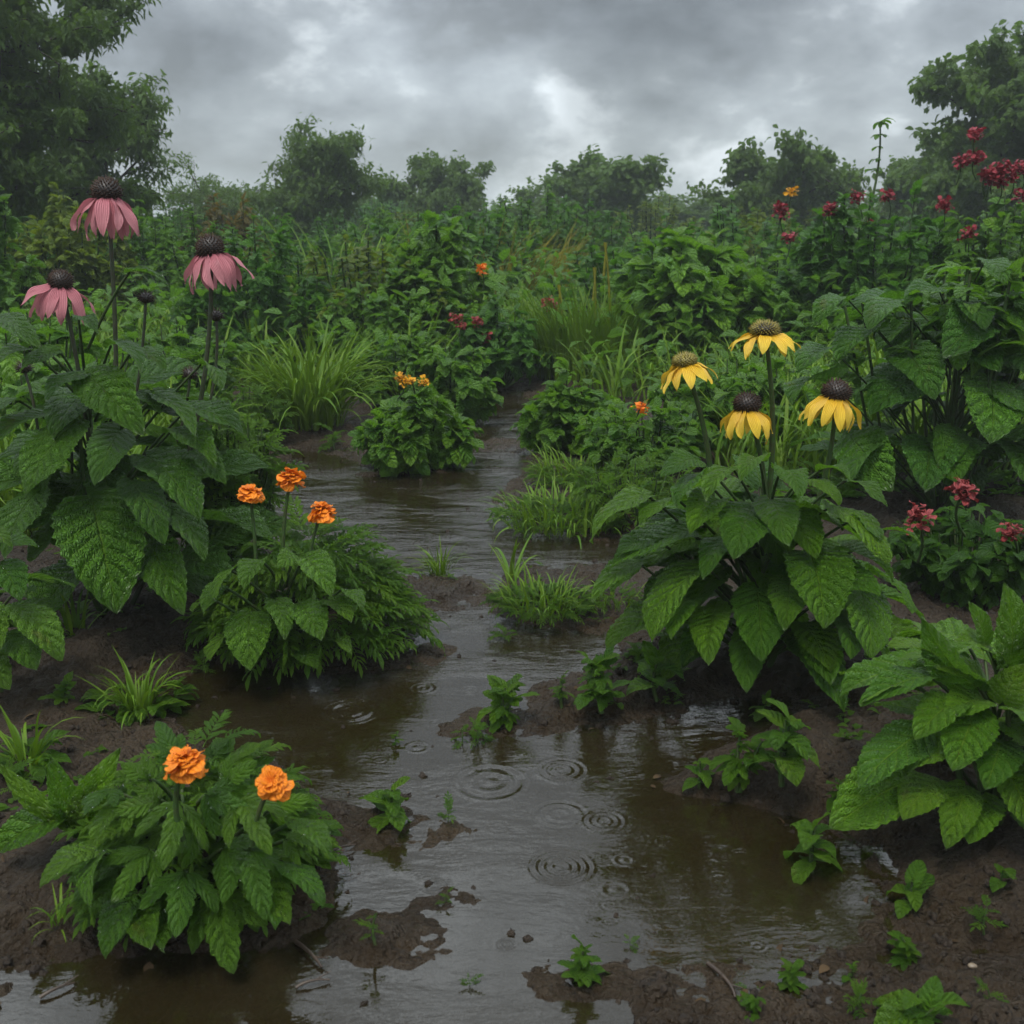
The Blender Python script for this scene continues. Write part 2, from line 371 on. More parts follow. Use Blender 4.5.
def pinnateT(L=1, pairs=7, seed=0, lw=.24, ll=.36, nv=5, nu=2, bend=.6):
    r = np.random.default_rng(seed); it = []
    ax = lambda t: np.array([0, L * t * (1 - .08 * t), -bend * .32 * L * t * t])
    for k in range(pairs):
        t = .18 + .74 * k / pairs
        for sgn in (-1, 1):
            T = leafT(L * ll * (1 - .35 * abs(t - .45)) * r.uniform(.85, 1.15), lw, nv, nu, 3, .35, .7, .3, 0, 2, .6, .7, .03, seed + k, 0)
            it.append((T, RM(-sgn * (1.0 - .3 * t) + r.normal(0, .1), .25 - bend * t * .7 + r.normal(0, .12), r.normal(0, .2), 1, ax(t))[0]))
    T = leafT(L * ll * 1.1, lw, nv, nu, 3, .35, .7, .3, 0, 2, .6, .7, .03, seed, 0)
    it.append((T, RM(0, -bend * .7, 0, 1, ax(.9))[0]))
    it.append((tube([ax(q) for q in np.linspace(0, 1, 6)], .008 * L, 3), RM(0, 0)[0]))
    return merge(it)
def bladeT(L=1, Wd=.03, bend=1.2, n=7, seed=0, p=1.8):
    t = np.linspace(0, 1, n); th = PI / 2 - bend * t ** p
    y = np.concatenate([[0], np.cumsum(np.cos(th[1:]))]) * L / (n - 1); z = np.concatenate([[0], np.cumsum(np.sin(th[1:]))]) * L / (n - 1)
    wv = Wd * L / 2 * np.clip((1 - t ** 2.2), 0, 1) * (.6 + .4 * np.minimum(t * 4, 1)) + 1e-4
    V = []; U = []
    for k in range(n):
        for uu in (-1, 0, 1):
            V.append((uu * wv[k], y[k] - .5 * wv[k] * abs(uu) * math.sin(th[k]), z[k] + .5 * wv[k] * abs(uu) * math.cos(th[k]))); U.append(((uu + 1) / 2, t[k]))
    Q = [(k * 3 + j, k * 3 + j + 1, k * 3 + 4 + j, k * 3 + 3 + j) for k in range(n - 1) for j in (0, 1)]
    return np.array(V), np.array(Q), np.array(U)
def icoT(seed=0, amp=.3, nu=7, nv=5):
    r = np.random.default_rng(seed)
    th = np.linspace(0.02, PI - .02, nv); ph = np.arange(nu) * 2 * PI / nu
    T, P_ = np.meshgrid(th, ph, indexing='ij'); R_ = 1 + amp * (r.random(T.shape) - .5) * 2
    V = np.stack([R_ * np.sin(T) * np.cos(P_), R_ * np.sin(T) * np.sin(P_), R_ * np.cos(T)], -1).reshape(-1, 3)
    i, j = np.meshgrid(np.arange(nv - 1), np.arange(nu), indexing='ij'); jn = (j + 1) % nu
    Q = np.stack([i * nu + j, (i + 1) * nu + j, (i + 1) * nu + jn, i * nu + jn], -1).reshape(-1, 4)
    return V, Q, np.zeros((len(V), 2))

# ------------------------------------------------------------------ objects of the record
def thing(name, label, cat, loc=(0, 0, 0), group=None):
    o = bpy.data.objects.new(name, None); COL.objects.link(o); o.empty_display_size = .05
    o.location = Vector([float(q) for q in loc]); o['label'] = label; o['category'] = cat
    if group: o['group'] = group
    return o
def tag(o, label=None, cat=None, group=None, kind=None):
    for k, v in (('label', label), ('category', cat), ('group', group), ('kind', kind)):
        if v: o[k] = v
    return o

# ------------------------------------------------------------------ noise in numpy
def vnoise(x, y, seed=0):
    xi, yi = np.floor(x).astype(np.int64), np.floor(y).astype(np.int64); fx, fy = x - xi, y - yi
    fx = fx * fx * (3 - 2 * fx); fy = fy * fy * (3 - 2 * fy)
    def h(a, b):
        k = (a * 374761393 + b * 668265263 + seed * 1442695041) & 0xffffffff
        k = ((k ^ (k >> 13)) * 1274126177) & 0xffffffff; return ((k ^ (k >> 16)) & 0xffffff) / float(0xffffff)
    return (h(xi, yi) * (1 - fx) + h(xi + 1, yi) * fx) * (1 - fy) + (h(xi, yi + 1) * (1 - fx) + h(xi + 1, yi + 1) * fx) * fy
def fbm(x, y, f, o=4, seed=0, g=.5):
    s = 0; a = 1; tot = 0
    for k in range(o):
        s = s + a * vnoise(x * f, y * f, seed + k * 17); tot += a; a *= g; f *= 2.03
    return s / tot - .5
def sstep(x, a, b):
    t = np.clip((x - a) / (b - a), 0, 1); return t * t * (3 - 2 * t)

# ------------------------------------------------------------------ water outline and terrain
WATER = [(489, 392), (478, 430), (470, 458), (445, 472), (380, 476), (300, 472), (262, 480), (240, 520), (330, 562), (398, 566),
         (412, 574), (440, 572), (474, 577), (470, 594), (432, 602), (424, 640), (412, 664), (330, 672), (215, 662), (168, 684), (190, 735), (250, 760),
         (325, 790), (345, 830), (352, 880), (330, 925), (260, 952), (100, 958), (20, 985), (-30, 1010), (-30, 1110), (630, 1110), (618, 1010), (645, 975),
         (700, 962), (770, 968), (860, 945), (886, 905), (868, 858), (800, 824), (735, 806), (680, 800), (646, 790), (682, 768), (705, 748),
         (770, 735), (800, 715), (780, 696), (722, 706), (655, 726), (610, 738), (545, 736), (522, 716), (528, 690), (580, 668), (624, 648), (600, 634),
         (540, 626), (500, 614), (490, 598), (505, 584), (500, 566), (560, 560), (640, 566), (650, 552), (600, 543), (556, 532), (508, 520), (484, 503), (520, 478), (536, 440), (528, 412), (518, 392)]
PUD = [[(930, 955), (965, 935), (1010, 945), (1040, 965), (980, 975)], [(400, 470), (330, 452), (280, 448), (290, 470), (340, 480)],
       [(-20, 965), (50, 955), (60, 985), (-20, 1000)], [(740, 560), (840, 705), (850, 702), (760, 556)]][:3]
ISL = [(396, 830, 40, 14), (388, 938, 40, 17), (583, 984, 20, 7), (430, 655, 12, 5), (448, 902, 9, 4), (506, 446, 34, 5), (440, 590, 42, 13), (505, 724, 30, 9), (315, 820, 24, 10)]
def polyw(p): return np.array([G(*q)[:2] for q in p])
def sdist(px, py, poly):
    d2 = np.full(px.shape, 1e9); ins = np.zeros(px.shape, bool); n = len(poly)
    for i in range(n):
        a, b = poly[i], poly[(i + 1) % n]; e = b - a
        wx, wy = px - a[0], py - a[1]; t = np.clip((wx * e[0] + wy * e[1]) / (e @ e), 0, 1)
        d2 = np.minimum(d2, (wx - t * e[0]) ** 2 + (wy - t * e[1]) ** 2)
        c = ((a[1] <= py) != (b[1] <= py)) & (px < (b[0] - a[0]) * (py - a[1]) / (b[1] - a[1] + 1e-12) + a[0]); ins ^= c
    return np.sqrt(d2) * np.where(ins, 1, -1)
WP = polyw(WATER); PP = [polyw(p) for p in PUD]
MOUND = [(200, 880, .20, .018), (290, 640, .22, .022), (110, 590, .35, .035), (755, 655, .30, .030), (985, 800, .28, .030), (545, 600, .10, .02), (600, 700, .13, .022), (760, 780, .12, .02)]
def height(x, y):
    s = sdist(x + .05 * fbm(x, y, 9, 3, 5), y + .09 * fbm(x, y, 8, 3, 6), WP) + .024
    for p in PP: s = np.maximum(s, sdist(x + .04 * fbm(x, y, 9, 3, 5), y + .05 * fbm(x, y, 8, 3, 6), p) * .8)
    for (cx, cy, rx, ry) in ISL:
        c = G(cx, cy); r1 = G(cx + rx, cy)[0] - c[0]; r2 = abs(G(cx, cy - ry)[1] - G(cx, cy + ry)[1]) / 2
        d = np.sqrt(((x - c[0]) / r1) ** 2 + ((y - c[1]) / r2) ** 2) + .9 * fbm(x, y, 28, 3, 9)
        s = np.minimum(s, (d - 1) * min(r1, r2) * .8)
    land = -s
    near = sstep(y, 9, 3)
    z = .0025 + .022 * sstep(land, 0, .20) + .04 * sstep(land, .3, 2.5)
    z = np.where(land > 0, z, .0025 - .050 * sstep(-land, 0, .12))
    for (cx, cy, r, h) in MOUND:
        c = G(cx, cy); z = z + h * np.exp(-((x - c[0]) ** 2 + (y - c[1]) ** 2) / (r * r)) * sstep(land, -.03, .06)
    rough = np.where(land > 0, 1, .35 + .25 * sstep(fbm(x, y, 3, 2, 77), -.1, .2)) * (.4 + .6 * near)
    z = z + rough * (.030 * fbm(x, y, 7, 3, 1) + .030 * np.abs(fbm(x, y, 26, 3, 2)) + .016 * fbm(x, y, 75, 3, 3) - .003)
    z = z + .010 * rough * sstep(fbm(x, y, 19, 2, 31), .13, .25)
    z = z + sstep(y, 7, 40) * .35 + .1 * sstep(y, 5, 20) * fbm(x, y, .5, 2, 4)
    return z
def HZ(x, y): return float(height(np.array([float(x)]), np.array([float(y)]))[0])
def ground_pt(px, py):
    p = G(px, py)
    for _ in range(3): p = G(px, py, max(HZ(p[0], p[1]), 0))
    return p

ys = [-8, -5, -3, -1.6, -.6, 0, .3, .55]; yv = .7
while yv < 130: ys.append(yv); yv += max(.0032, .0042 * yv) if yv < 6.5 else .03 * yv
ys = np.array(ys); us = np.linspace(-1, 1, 760)
us = us * (.55 + .45 * us ** 2)
wx = 1.9 + .95 * np.maximum(ys, 0) ; Y_, U_ = np.meshgrid(ys, us, indexing='ij'); X_ = U_ * wx[:, None]
Z_ = height(X_.ravel(), Y_.ravel()).reshape(X_.shape)
nr, nc = X_.shape
i, j = np.meshgrid(np.arange(nr - 1), np.arange(nc - 1), indexing='ij')
Q = np.stack([i * nc + j, i * nc + j + 1, (i + 1) * nc + j + 1, (i + 1) * nc + j], -1).reshape(-1, 4)
m, t, out = newmat('wet mud')
geo = t.new('ShaderNodeNewGeometry').outputs['Position']
sp = t.new('ShaderNodeSeparateXYZ'); t.set(sp.inputs[0], geo)
a1 = t.noise(geo, 6, 6, .6); a2 = t.noise(geo, 45, 6, .65); a3 = t.noise(geo, 220, 4, .6)
c = t.mix(t.ss(a1, .3, .7), (.042, .028, .0150), (.022, .0145, .008))
c = t.mix(t.m('MULTIPLY', t.ss(a2, .5, .75), .6), c, (.055, .040, .025))
c = t.mix(t.m('MULTIPLY', t.ss(a3, .60, .75), .5), c, (.10, .078, .050))
c = t.mix(t.m('MULTIPLY', t.ss(t.noise(geo, 110, 3), .30, .42, 1, 0), .7), c, (.014, .010, .007))
c = t.mix(t.ss(sp.outputs[1], 6, 11), c, (.035, .07, .022))
wet = t.ss(sp.outputs[2], .004, .030)
p = t.new('ShaderNodeBsdfPrincipled'); t.set(p.inputs['Base Color'], c)
t.set(p.inputs['Roughness'], t.m('ADD', t.m('MULTIPLY', wet, .32), t.m('MULTIPLY_ADD', a2, .55, .0)))
p.inputs['Specular IOR Level'].default_value = .28
vo = t.new('ShaderNodeTexVoronoi'); t.set(vo.inputs[0], geo); vo.inputs['Scale'].default_value = 130; vo.inputs['Randomness'].default_value = 1
hh = t.m('ADD', t.m('MULTIPLY', a2, 1.0), t.m('MULTIPLY', a3, .35)); hh = t.m('ADD', hh, t.m('MULTIPLY', vo.outputs[0], -.35))
t.set(p.inputs['Normal'], t.bump(hh, 1.0, .022)); t.l.new(p.outputs[0], out.inputs[0]); M['mud'] = m
g = MB().add(np.stack([X_, Y_, Z_], -1).reshape(-1, 3), Q).obj('ground', m); tag(g, kind='structure')

# ------------------------------------------------------------------ water
m, t, out = newmat('muddy water')
geo = t.new('ShaderNodeNewGeometry').outputs['Position']
w1 = t.noise(t.mapping(geo, scale=(8, 26, 1)), 1, 4, .6, .6)
w2 = t.noise(t.mapping(geo, scale=(55, 95, 1)), 1, 3, .6, .4)
w3 = t.noise(t.mapping(geo, scale=(3.0, 5, 1)), 1, 3, .5)
sp = t.new('ShaderNodeSeparateXYZ'); t.set(sp.inputs[0], geo)
far = t.ss(sp.outputs[1], 1.2, 2.6, .18, 1.0)
patch = t.ss(w3, .42, .62, .35, 1.2)
h = t.m('ADD', t.m('MULTIPLY', w1, 1.0), t.m('MULTIPLY', w2, .30))
h = t.m('MULTIPLY', t.m('MULTIPLY', h, far), patch)
h = t.m('MULTIPLY', h, .0085)
RIPS = [(560, 867, 34, 4, .72), (350, 711, 30, 3, .9), (603, 821, 22, 3, .8), (490, 782, 38, 2, .35), (562, 770, 26, 3, .6), (742, 857, 16, 3, .5), (423, 688, 14, 2, .6),
        (273, 736, 8, 2, .7), (438, 487, 9, 2, .7), (400, 505, 12, 2, .6), (430, 520, 10, 2, .6), (345, 655, 10, 2, .5), (435, 723, 8, 2, .5), (375, 525, 10, 2, .6), (462, 540, 9, 2, .5), (410, 540, 8, 2, .5), (620, 560, 9, 2, .5), (450, 620, 9, 2, .5), (640, 760, 9, 2, .4), (520, 640, 12, 2, .5), (470, 690, 10, 2, .5), (300, 700, 11, 2, .5), (720, 800, 13, 2, .5), (610, 905, 12, 2, .35), (380, 760, 9, 2, .4), (455, 560, 7, 2, .6), (495, 480, 7, 2, .6), (350, 500, 8, 2, .6), (560, 815, 30, 3, .25), (330, 735, 9, 2, .5)]
nrm = t.bump(h, 1.0, 1.0)
murk = t.mix(t.ss(w3, .35, .65), (.025, .0185, .0065), (.033, .026, .013))
df = t.new('ShaderNodeBsdfDiffuse'); t.set(df.inputs[0], murk)
tp = t.new('ShaderNodeBsdfTransparent'); t.set(tp.inputs[0], (.50, .43, .31, 1))
b0 = t.new('ShaderNodeMixShader'); b0.inputs[0].default_value = .42
t.l.new(tp.outputs[0], b0.inputs[1]); t.l.new(df.outputs[0], b0.inputs[2])
gl = t.new('ShaderNodeBsdfGlossy'); gl.inputs['Roughness'].default_value = .03; t.set(gl.inputs['Normal'], nrm)
fr = t.new('ShaderNodeFresnel'); fr.inputs[0].default_value = 1.62; t.set(fr.inputs[1], nrm)
b1 = t.new('ShaderNodeMixShader'); t.l.new(fr.outputs[0], b1.inputs[0]); t.l.new(b0.outputs[0], b1.inputs[1]); t.l.new(gl.outputs[0], b1.inputs[2])
t.l.new(b1.outputs[0], out.inputs[0]); M['water'] = m
# rain rings are real relief on a fine sheet
ysw = [.3, .5, .7]; yv = .82
while yv < 6.6: ysw.append(yv); yv += (.0014 if yv < 1.9 else .0023) * yv
ysw = np.array(ysw); uw = np.linspace(-1, 1, 780); WY, WU = np.meshgrid(ysw, uw, indexing='ij'); WX = WU * (.58 * np.maximum(ysw, .8) + .12)[:, None]
WZ = np.zeros_like(WX); rw = np.random.default_rng(5)
rings = list(RIPS)
for _ in range(120):
    yq = 1.05 + 3.6 * rw.random() ** 1.2; xq = rw.uniform(-.3, .3) * yq; R_ = rw.uniform(.006, .020); rings.append((xq, yq, R_, int(rw.integers(1, 4)), rw.uniform(.25, .9), 1))
for q in rings:
    if len(q) == 5: c = G(q[0], q[1]); cx, cy, R0 = c[0], c[1], G(q[0] + q[2], q[1])[0] - c[0]
    else: cx, cy, R0 = q[:3]
    nr_, amp = q[3], q[4]
    r0, r1 = np.searchsorted(ysw, cy - R0 * 1.3), np.searchsorted(ysw, cy + R0 * 1.3)
    if r1 <= r0: continue
    X1, Y1 = WX[r0:r1], WY[r0:r1]; dd = np.hypot(X1 - cx, Y1 - cy) / R0
    cut = .55 + .9 * sstep(fbm(X1 / R0, Y1 / R0, 1.1, 2, int(cx * 1000) & 255), -.25, .3)
    WZ[r0:r1] += np.cos(2 * PI * nr_ * dd) * sstep(dd, 1.08, .9) * sstep(dd, -.4, .8) * cut * amp * (.0012 if len(q) == 5 else .0007) * (R0 / nr_ / .009) ** .8
nr, nc = WX.shape; i, j = np.meshgrid(np.arange(nr - 1), np.arange(nc - 1), indexing='ij')
Q = np.stack([i * nc + j, i * nc + j + 1, (i + 1) * nc + j + 1, (i + 1) * nc + j], -1).reshape(-1, 4)
tag(MB().add(np.stack([WX, WY, WZ], -1).reshape(-1, 3), Q).obj('water', m), kind='structure')

# ------------------------------------------------------------------ templates
T_blade = [bladeT(1, .030, b, 8, 0, p) for b, p in ((.5, 1.5), (1.0, 1.8), (1.6, 1.6), (2.1, 2.2))]
T_wide = [bladeT(1, .055, b, 9, 0, p) for b, p in ((.6, 1.5), (1.2, 1.8), (1.9, 1.6))]
T_mid = [leafT(1, .62, 8, 4, 5, .16, b, .3, .02, 3, .5, .8, .03, s) for s, b in enumerate((.7, 1.0, 1.3))]
T_small = [leafT(1, .55, 4, 2, 0, 0, b, .3, 0, 3, .5, .8, .03, s) for s, b in enumerate((.6, .9, 1.3))]
T_narrow = [leafT(1, .30, 4, 2, 0, 0, b, .3, 0, 3, .6, .9, .03, s) for s, b in enumerate((.5, .9, 1.3))]
T_toothed = [leafT(1, .58, 18, 6, 8, .16, b, .3, .018, 6, .6, .85, .03, s) for s, b in enumerate((.6, 1.0, 1.4))]
T_lobed = [lobedT(1, seed=s, bend=b) for s, b in enumerate((.5, .9, 1.2))] + [lobedT(1, ((0, 1), (.7, .7), (-.7, .7)), seed=9, Wd=.5)]
T_lobelo = [lobedT(1, seed=s, nv=6, nu=2, teeth=3, bend=b) for s, b in enumerate((.5, .9, 1.2))]
T_fern = [pinnateT(1, 6, s, bend=b) for s, b in enumerate((.4, .8, 1.2))]
T_ico = [icoT(s, .5, 8, 6) for s in range(4)]

def scatter(mb, Ts, pos, az, pitch, sc, roll=0.0, mi=0, wx=1.0):
    N = len(pos); k = RG.integers(0, len(Ts), N); roll = np.broadcast_to(roll, (N,)); wx = np.broadcast_to(wx, (N,))
    for q in range(len(Ts)):
        s = k == q
        if s.any(): mb.inst(Ts[q], RM(az[s], pitch[s], roll[s], sc[s], pos[s], wx[s]), mi=mi)

DROP = icoT(1, .05, 8, 6)
# ------------------------------------------------------------------ hero leaf placed from its stalk end to its tip
def hero_leaf(root, A, B, width, axis, kind='broad', mat=None, stalk=True, sub='leaf', seed=None, arch=None, stalk_from=None):
    A, B = np.asarray(A), np.asarray(B); d = B - A; L = np.linalg.norm(d); d = d / L
    seed = RG.integers(1e6) if seed is None else seed
    r = np.random.default_rng(seed)
    bend = r.uniform(.6, 1.1) if arch is None else arch
    rel = min(max(width / L, .25), 1.1)
    if kind == 'lobed': T = lobedT(1, ((0, 1), (.78, .78), (-.78, .78)) if r.random() < .5 else ((0, 1), (.75, .74), (-.75, .74), (1.45, .48), (-1.45, .48)), seed, 26, 6, min(rel * .46, .44), 7, bend)
    else: T = leafT(1, rel, 42, 10, int(r.integers(11, 16)), .13, bend, r.uniform(.05, .40), r.uniform(.014, .032), int(r.integers(7, 11)), .52, .88, r.uniform(.015, .035), seed, .07, True)
    o = (A + B) / 2 - axis; o[2] = 0; o = o / (np.linalg.norm(o) + 1e-6)
    n0 = (o * .3 + np.array([0, -.65, .6]) if kind == 'lobed' else o * .55 + np.array([0, -.18, .85])) + r.normal(0, .16, 3); n0 = n0 - d * (d @ n0); n0 /= np.linalg.norm(n0)
    x = np.cross(d, n0); R = np.stack([x, d, n0], 1) * L
    loc = np.array(root.location)
    mb = MB().add(T[0] @ R.T + (A - loc), T[1], T[2], r.random(), 0)
    if stalk:
        S = stalk_from if stalk_from is not None else np.array([axis[0] + (A[0] - axis[0]) * .12, axis[1] + (A[1] - axis[1]) * .12, max(A[2] - .75 * np.linalg.norm((A - axis)[:2]) - .02, axis[2] + .01)])
        c = curve(S, A + d * L * .03, .008, 7) - loc
        mb.tube(c, np.linspace(.0032, .0022, 7), 5, 1)
    nd = int(r.integers(6, 16)); P = T[0][r.integers(0, len(T[0]), nd)] @ R.T + (A - loc)   # clinging rain drops
    for p_ in P:
        q_ = r.uniform(.0007, .0017); mb.add(DROP[0] * (q_, q_, q_ * .8) + p_ + n0 * q_ * .3, DROP[1], DROP[2], 0, 2)
    return mb.obj(sub, [mat, M['stem'], M['drop']], root)

# ------------------------------------------------------------------ flowers
def petalT(L, Wd, bend, seed, notch=.04, nv=10, nu=4, a=.55, b=.75, fold=.12):
    return leafT(L, Wd, nv, nu, 0, 0, bend, fold, 0, 3, a, b, .03, seed, 0)
def cone_mesh(r, h, mi_tip=1, n=170, spike=.32, seed=0):
    mb = MB(); V, Q, U = icoT(seed, .02, 18, 12); V = V * np.array([r * .92, r * .92, h * .92]); mb.add(V, Q, U, .5, 0)
    k = np.arange(n); z = 1 - 1.55 * (k + .5) / n; ph = k * 2.39996; rr = np.sqrt(1 - z * z)
    N = np.stack([rr * np.cos(ph), rr * np.sin(ph), z], -1); P = N * np.array([r, r, h]) * .9
    V0 = np.array([(.5, 0, 0), (-.25, .43, 0), (-.25, -.43, 0), (0, 0, 1.0)]); Q0 = np.array([(0, 1, 3), (1, 2, 3), (2, 0, 3)])
    mats = []
    for p_, nn_ in zip(P, N):
        nn_ = nn_ + RG.normal(0, .15, 3); nn_ /= np.linalg.norm(nn_)
        a = np.cross(nn_, (0, 0, 1.) if abs(nn_[2]) < .9 else (1., 0, 0)); a /= np.linalg.norm(a); b = np.cross(nn_, a)
        R = np.stack([a * r * .17, b * r * .17, nn_ * r * spike * RG.uniform(.7, 1.3)], 1); mats.append(np.concatenate([R, p_[:, None]], 1))
    mb.inst((V0, Q0, np.full((4, 2), .5)), np.array(mats), mi=mi_tip); return mb
def daisy(root, P, stem_base, rad, cone_r, mat, npet, droop, petl, petw, cones=('cone', 'conetip'), tilt=(0, 0), gap=None, stem_r=.0042, name='flower_head', label=None, sag=0.02, coneh=1.0):
    """a drooping ray flower: head on its own stem"""
    loc = np.array(root.location); P = np.asarray(P)
    pts = curve(stem_base, P, 0, 14, side=(sag, 0, 0)) - loc
    st = MB().tube(pts, np.linspace(stem_r * 1.25, stem_r * .8, 14), 8).obj('flower_stem', M['dstem'] if mat in ('pink',) else M['stem'], root)
    hd = bpy.data.objects.new(name, None); COL.objects.link(hd); hd.parent = root
    hd.location = Vector(P - loc); hd.rotation_euler = (tilt[0], tilt[1], RG.uniform(0, 6)); hd.empty_display_size = .01
    if label: hd['label'] = label
    c = cone_mesh(cone_r, cone_r * .95 * coneh, seed=int(RG.integers(99))).obj('seed_cone', [M[cones[0]], M[cones[1]]], hd); c.location = (0, 0, cone_r * .30)
    for k in range(npet):
        if gap is not None and k in gap: continue
        az = 2 * PI * k / npet + RG.normal(0, .10)
        T = petalT(petl * RG.uniform(.88, 1.06), petw / petl * RG.uniform(.85, 1.1), .95 + RG.uniform(-.25, .35), int(RG.integers(1e5)))
        m_ = RM(az, -droop + .28 + RG.normal(0, .13), RG.normal(0, .22), 1, (0, 0, 0))
        m_[0, :, 3] = np.array([-math.sin(az), math.cos(az), -.12]) * cone_r * .62
        MB().inst(T, m_).obj('petal', M[mat], hd)
    return hd
def marigold(root, P, stem_base, rad, mat='orange', tilt=(0, 0), layers=5, name='flower_head', stem_r=.0028, label=None, lo=False):
    loc = np.array(root.location); P = np.asarray(P)
    MB().tube(curve(stem_base, P, 0, 10, side=(RG.normal(0, .006), 0, 0)) - loc, np.linspace(stem_r * 1.2, stem_r, 10), 6).obj('flower_stem', M['stem'], root)
    hd = bpy.data.objects.new(name, None); COL.objects.link(hd); hd.parent = root
    hd.location = Vector(P - loc); hd.rotation_euler = (tilt[0], tilt[1], RG.uniform(0, 6)); hd.empty_display_size = .01
    if label: hd['label'] = label
    cal = MB(); cal.tube([(0, 0, -rad * .42), (0, 0, -rad * .3), (0, 0, 0), (0, 0, rad * .1)], [stem_r, rad * .16, rad * .26, rad * .2], 10); cal.obj('calyx', M['stem'], hd)
    mb = MB()
    for l in range(layers):
        f = l / max(layers - 1, 1); n = int(9 + 4 * (1 - f)) if not lo else 7
        for k in range(n):
            az = 2 * PI * (k + .5 * l) / n + RG.normal(0, .15)
            ln = rad * .93 * (1.0 - .45 * f) * RG.uniform(.72, 1.15)
            T = leafT(ln, .78, 8, 6, 0, 0, .7 - .5 * f, -.1, 0, 3, .55, .28, .09, int(RG.integers(1e5)), 0)
            mt = RM(az, -.22 + .78 * f + RG.normal(0, .24), RG.normal(0, .3), 1, (0, 0, rad * .06 * l))
            mb.inst(T, mt)
    mb.obj('petals', M[mat], hd); return hd
def small_bloom(root, P, rad, mat, name='flower', n=44, stem=None, flat=.8):
    """a loose cluster head of narrow petals, seen from far"""
    loc = np.array(root.location); P = np.asarray(P); mb = MB()
    az = RG.uniform(0, 2 * PI, n); pi_ = np.arcsin(RG.uniform(-.5, 1, n))
    T = leafT(rad * .62, .75, 4, 2, 0, 0, .6, .2, 0, 2, .6, .5, .05, 3, 0)
    off = np.clip(RG.normal(0, rad * .34, (n, 3)), -rad * .6, rad * .6)
    mb.inst(T, RM(az, pi_, RG.normal(0, .6, n), RG.uniform(.6, 1.1, n), off + (P - loc)))
    if stem is not None: mb.tube(curve(stem, P, 0, 7, side=(RG.normal(0, .01), 0, 0)) - loc, .003, 5, 1)
    return mb.obj(name, [M[mat], M['stem']], root)

# ------------------------------------------------------------------ hero plants
def hero_plant(name, label, cat, bpx, rows, mat, R=.2, fill=24, fill_len=(.12, .2), fill_r=.18, fill_h=(.05, .5), kind='broad', rel=.55, group=None, stems=5, fillkind=None):
    base = ground_pt(*bpx); root = thing(name, label, cat, base, group); ax = base.copy()
    for row in rows:
        ax_, ay, bx, by, wpx = row[:5]; k = row[5] if len(row) > 5 else kind
        ln = math.hypot(bx - ax_, by - ay); dn = (by - ay) / ln
        f = R * (.25 + .75 * max(0, dn))
        YA = base[1] - R * .25 - f * .25; YB = base[1] - R * .3 - f * .8
        gA, gB = G(ax_, ay, .02)[1] if ray(ax_, ay)[2] < 0 else 1e9, G(bx, by, .02)[1] if ray(bx, by)[2] < 0 else 1e9
        YA = min(YA, gA); YB = min(YB, gB)
        if YA < YB: YA = min(YB + .03, gA)
        A, B = AT(ax_, ay, YA), AT(bx, by, YB); wd = wpx * np.hypot(YA, A[2] - CAMZ) / FPX
        hero_leaf(root, A, B, wd * 1.05, ax, k, mat)
    for q in range(fill):
        az = RG.uniform(0, 2 * PI); hh = RG.uniform(*fill_h); r0 = fill_r * RG.uniform(.1, .7) * (1.1 - .6 * (hh - fill_h[0]) / (fill_h[1] - fill_h[0] + .01))
        L = RG.uniform(*fill_len); A = ax + np.array([math.sin(az) * r0, math.cos(az) * r0 + R * .2, hh + .03])
        drop = RG.uniform(-.15, .75)
        B = A + L * np.array([math.sin(az) * math.cos(drop), math.cos(az) * math.cos(drop), -math.sin(drop)])
        if B[2] < base[2] + .015: B[2] = base[2] + .015
        hero_leaf(root, A, B, L * rel * RG.uniform(.85, 1.15), ax, fillkind or kind, mat)
    for s in range(stems):
        az = RG.uniform(0, 6.28); top = np.array([math.sin(az) * fill_r * .35, math.cos(az) * fill_r * .35, fill_h[1] * RG.uniform(.7, 1)])
        MB().tube(curve((math.sin(az) * .015, math.cos(az) * .015, -.02), top, 0, 9, side=(RG.normal(0, .01), RG.normal(0, .01), 0)), np.linspace(.0065, .003, 9), 7).obj('stem', M['stem'], root)
    return root, base

# purple coneflower, left
rows = [(0, 315, 42, 348, 24), (86, 374, 144, 436, 46), (84, 374, 45, 402, 30), (50, 414, -6, 440, 32), (78, 420, 25, 498, 50), (92, 500, 117, 614, 80),
        (146, 456, 199, 522, 54), (188, 452, 226, 486, 26), (154, 394, 196, 440, 28), (184, 410, 248, 442, 32), (146, 540, 184, 615, 44), (72, 508, 20, 532, 42),
        (128, 272, 168, 287, 14), (78, 318, 98, 330, 12), (130, 352, 166, 371, 20), (200, 364, 222, 392, 18), (60, 350, 20, 372, 22), (30, 350, -10, 372, 26),
        (120, 400, 160, 415, 30), (120, 430, 95, 485, 40), (60, 450, 15, 475, 38), (150, 500, 205, 560, 42), (40, 490, 5, 560, 44), (130, 480, 165, 545, 40), (170, 430, 215, 470, 34), (110, 345, 140, 375, 26), (20, 400, -20, 425, 30)]
pc, pb = hero_plant('coneflower_plant', 'tall coneflower plant with three drooping pink flowers over big dark leaves', 'flowering plant', (108, 602), rows, M['cone_leaf'], R=.26, fill=44, fill_len=(.14, .22), fill_r=.30, fill_h=(.05, .42), stems=3, rel=.55)
Yc = pb[1]
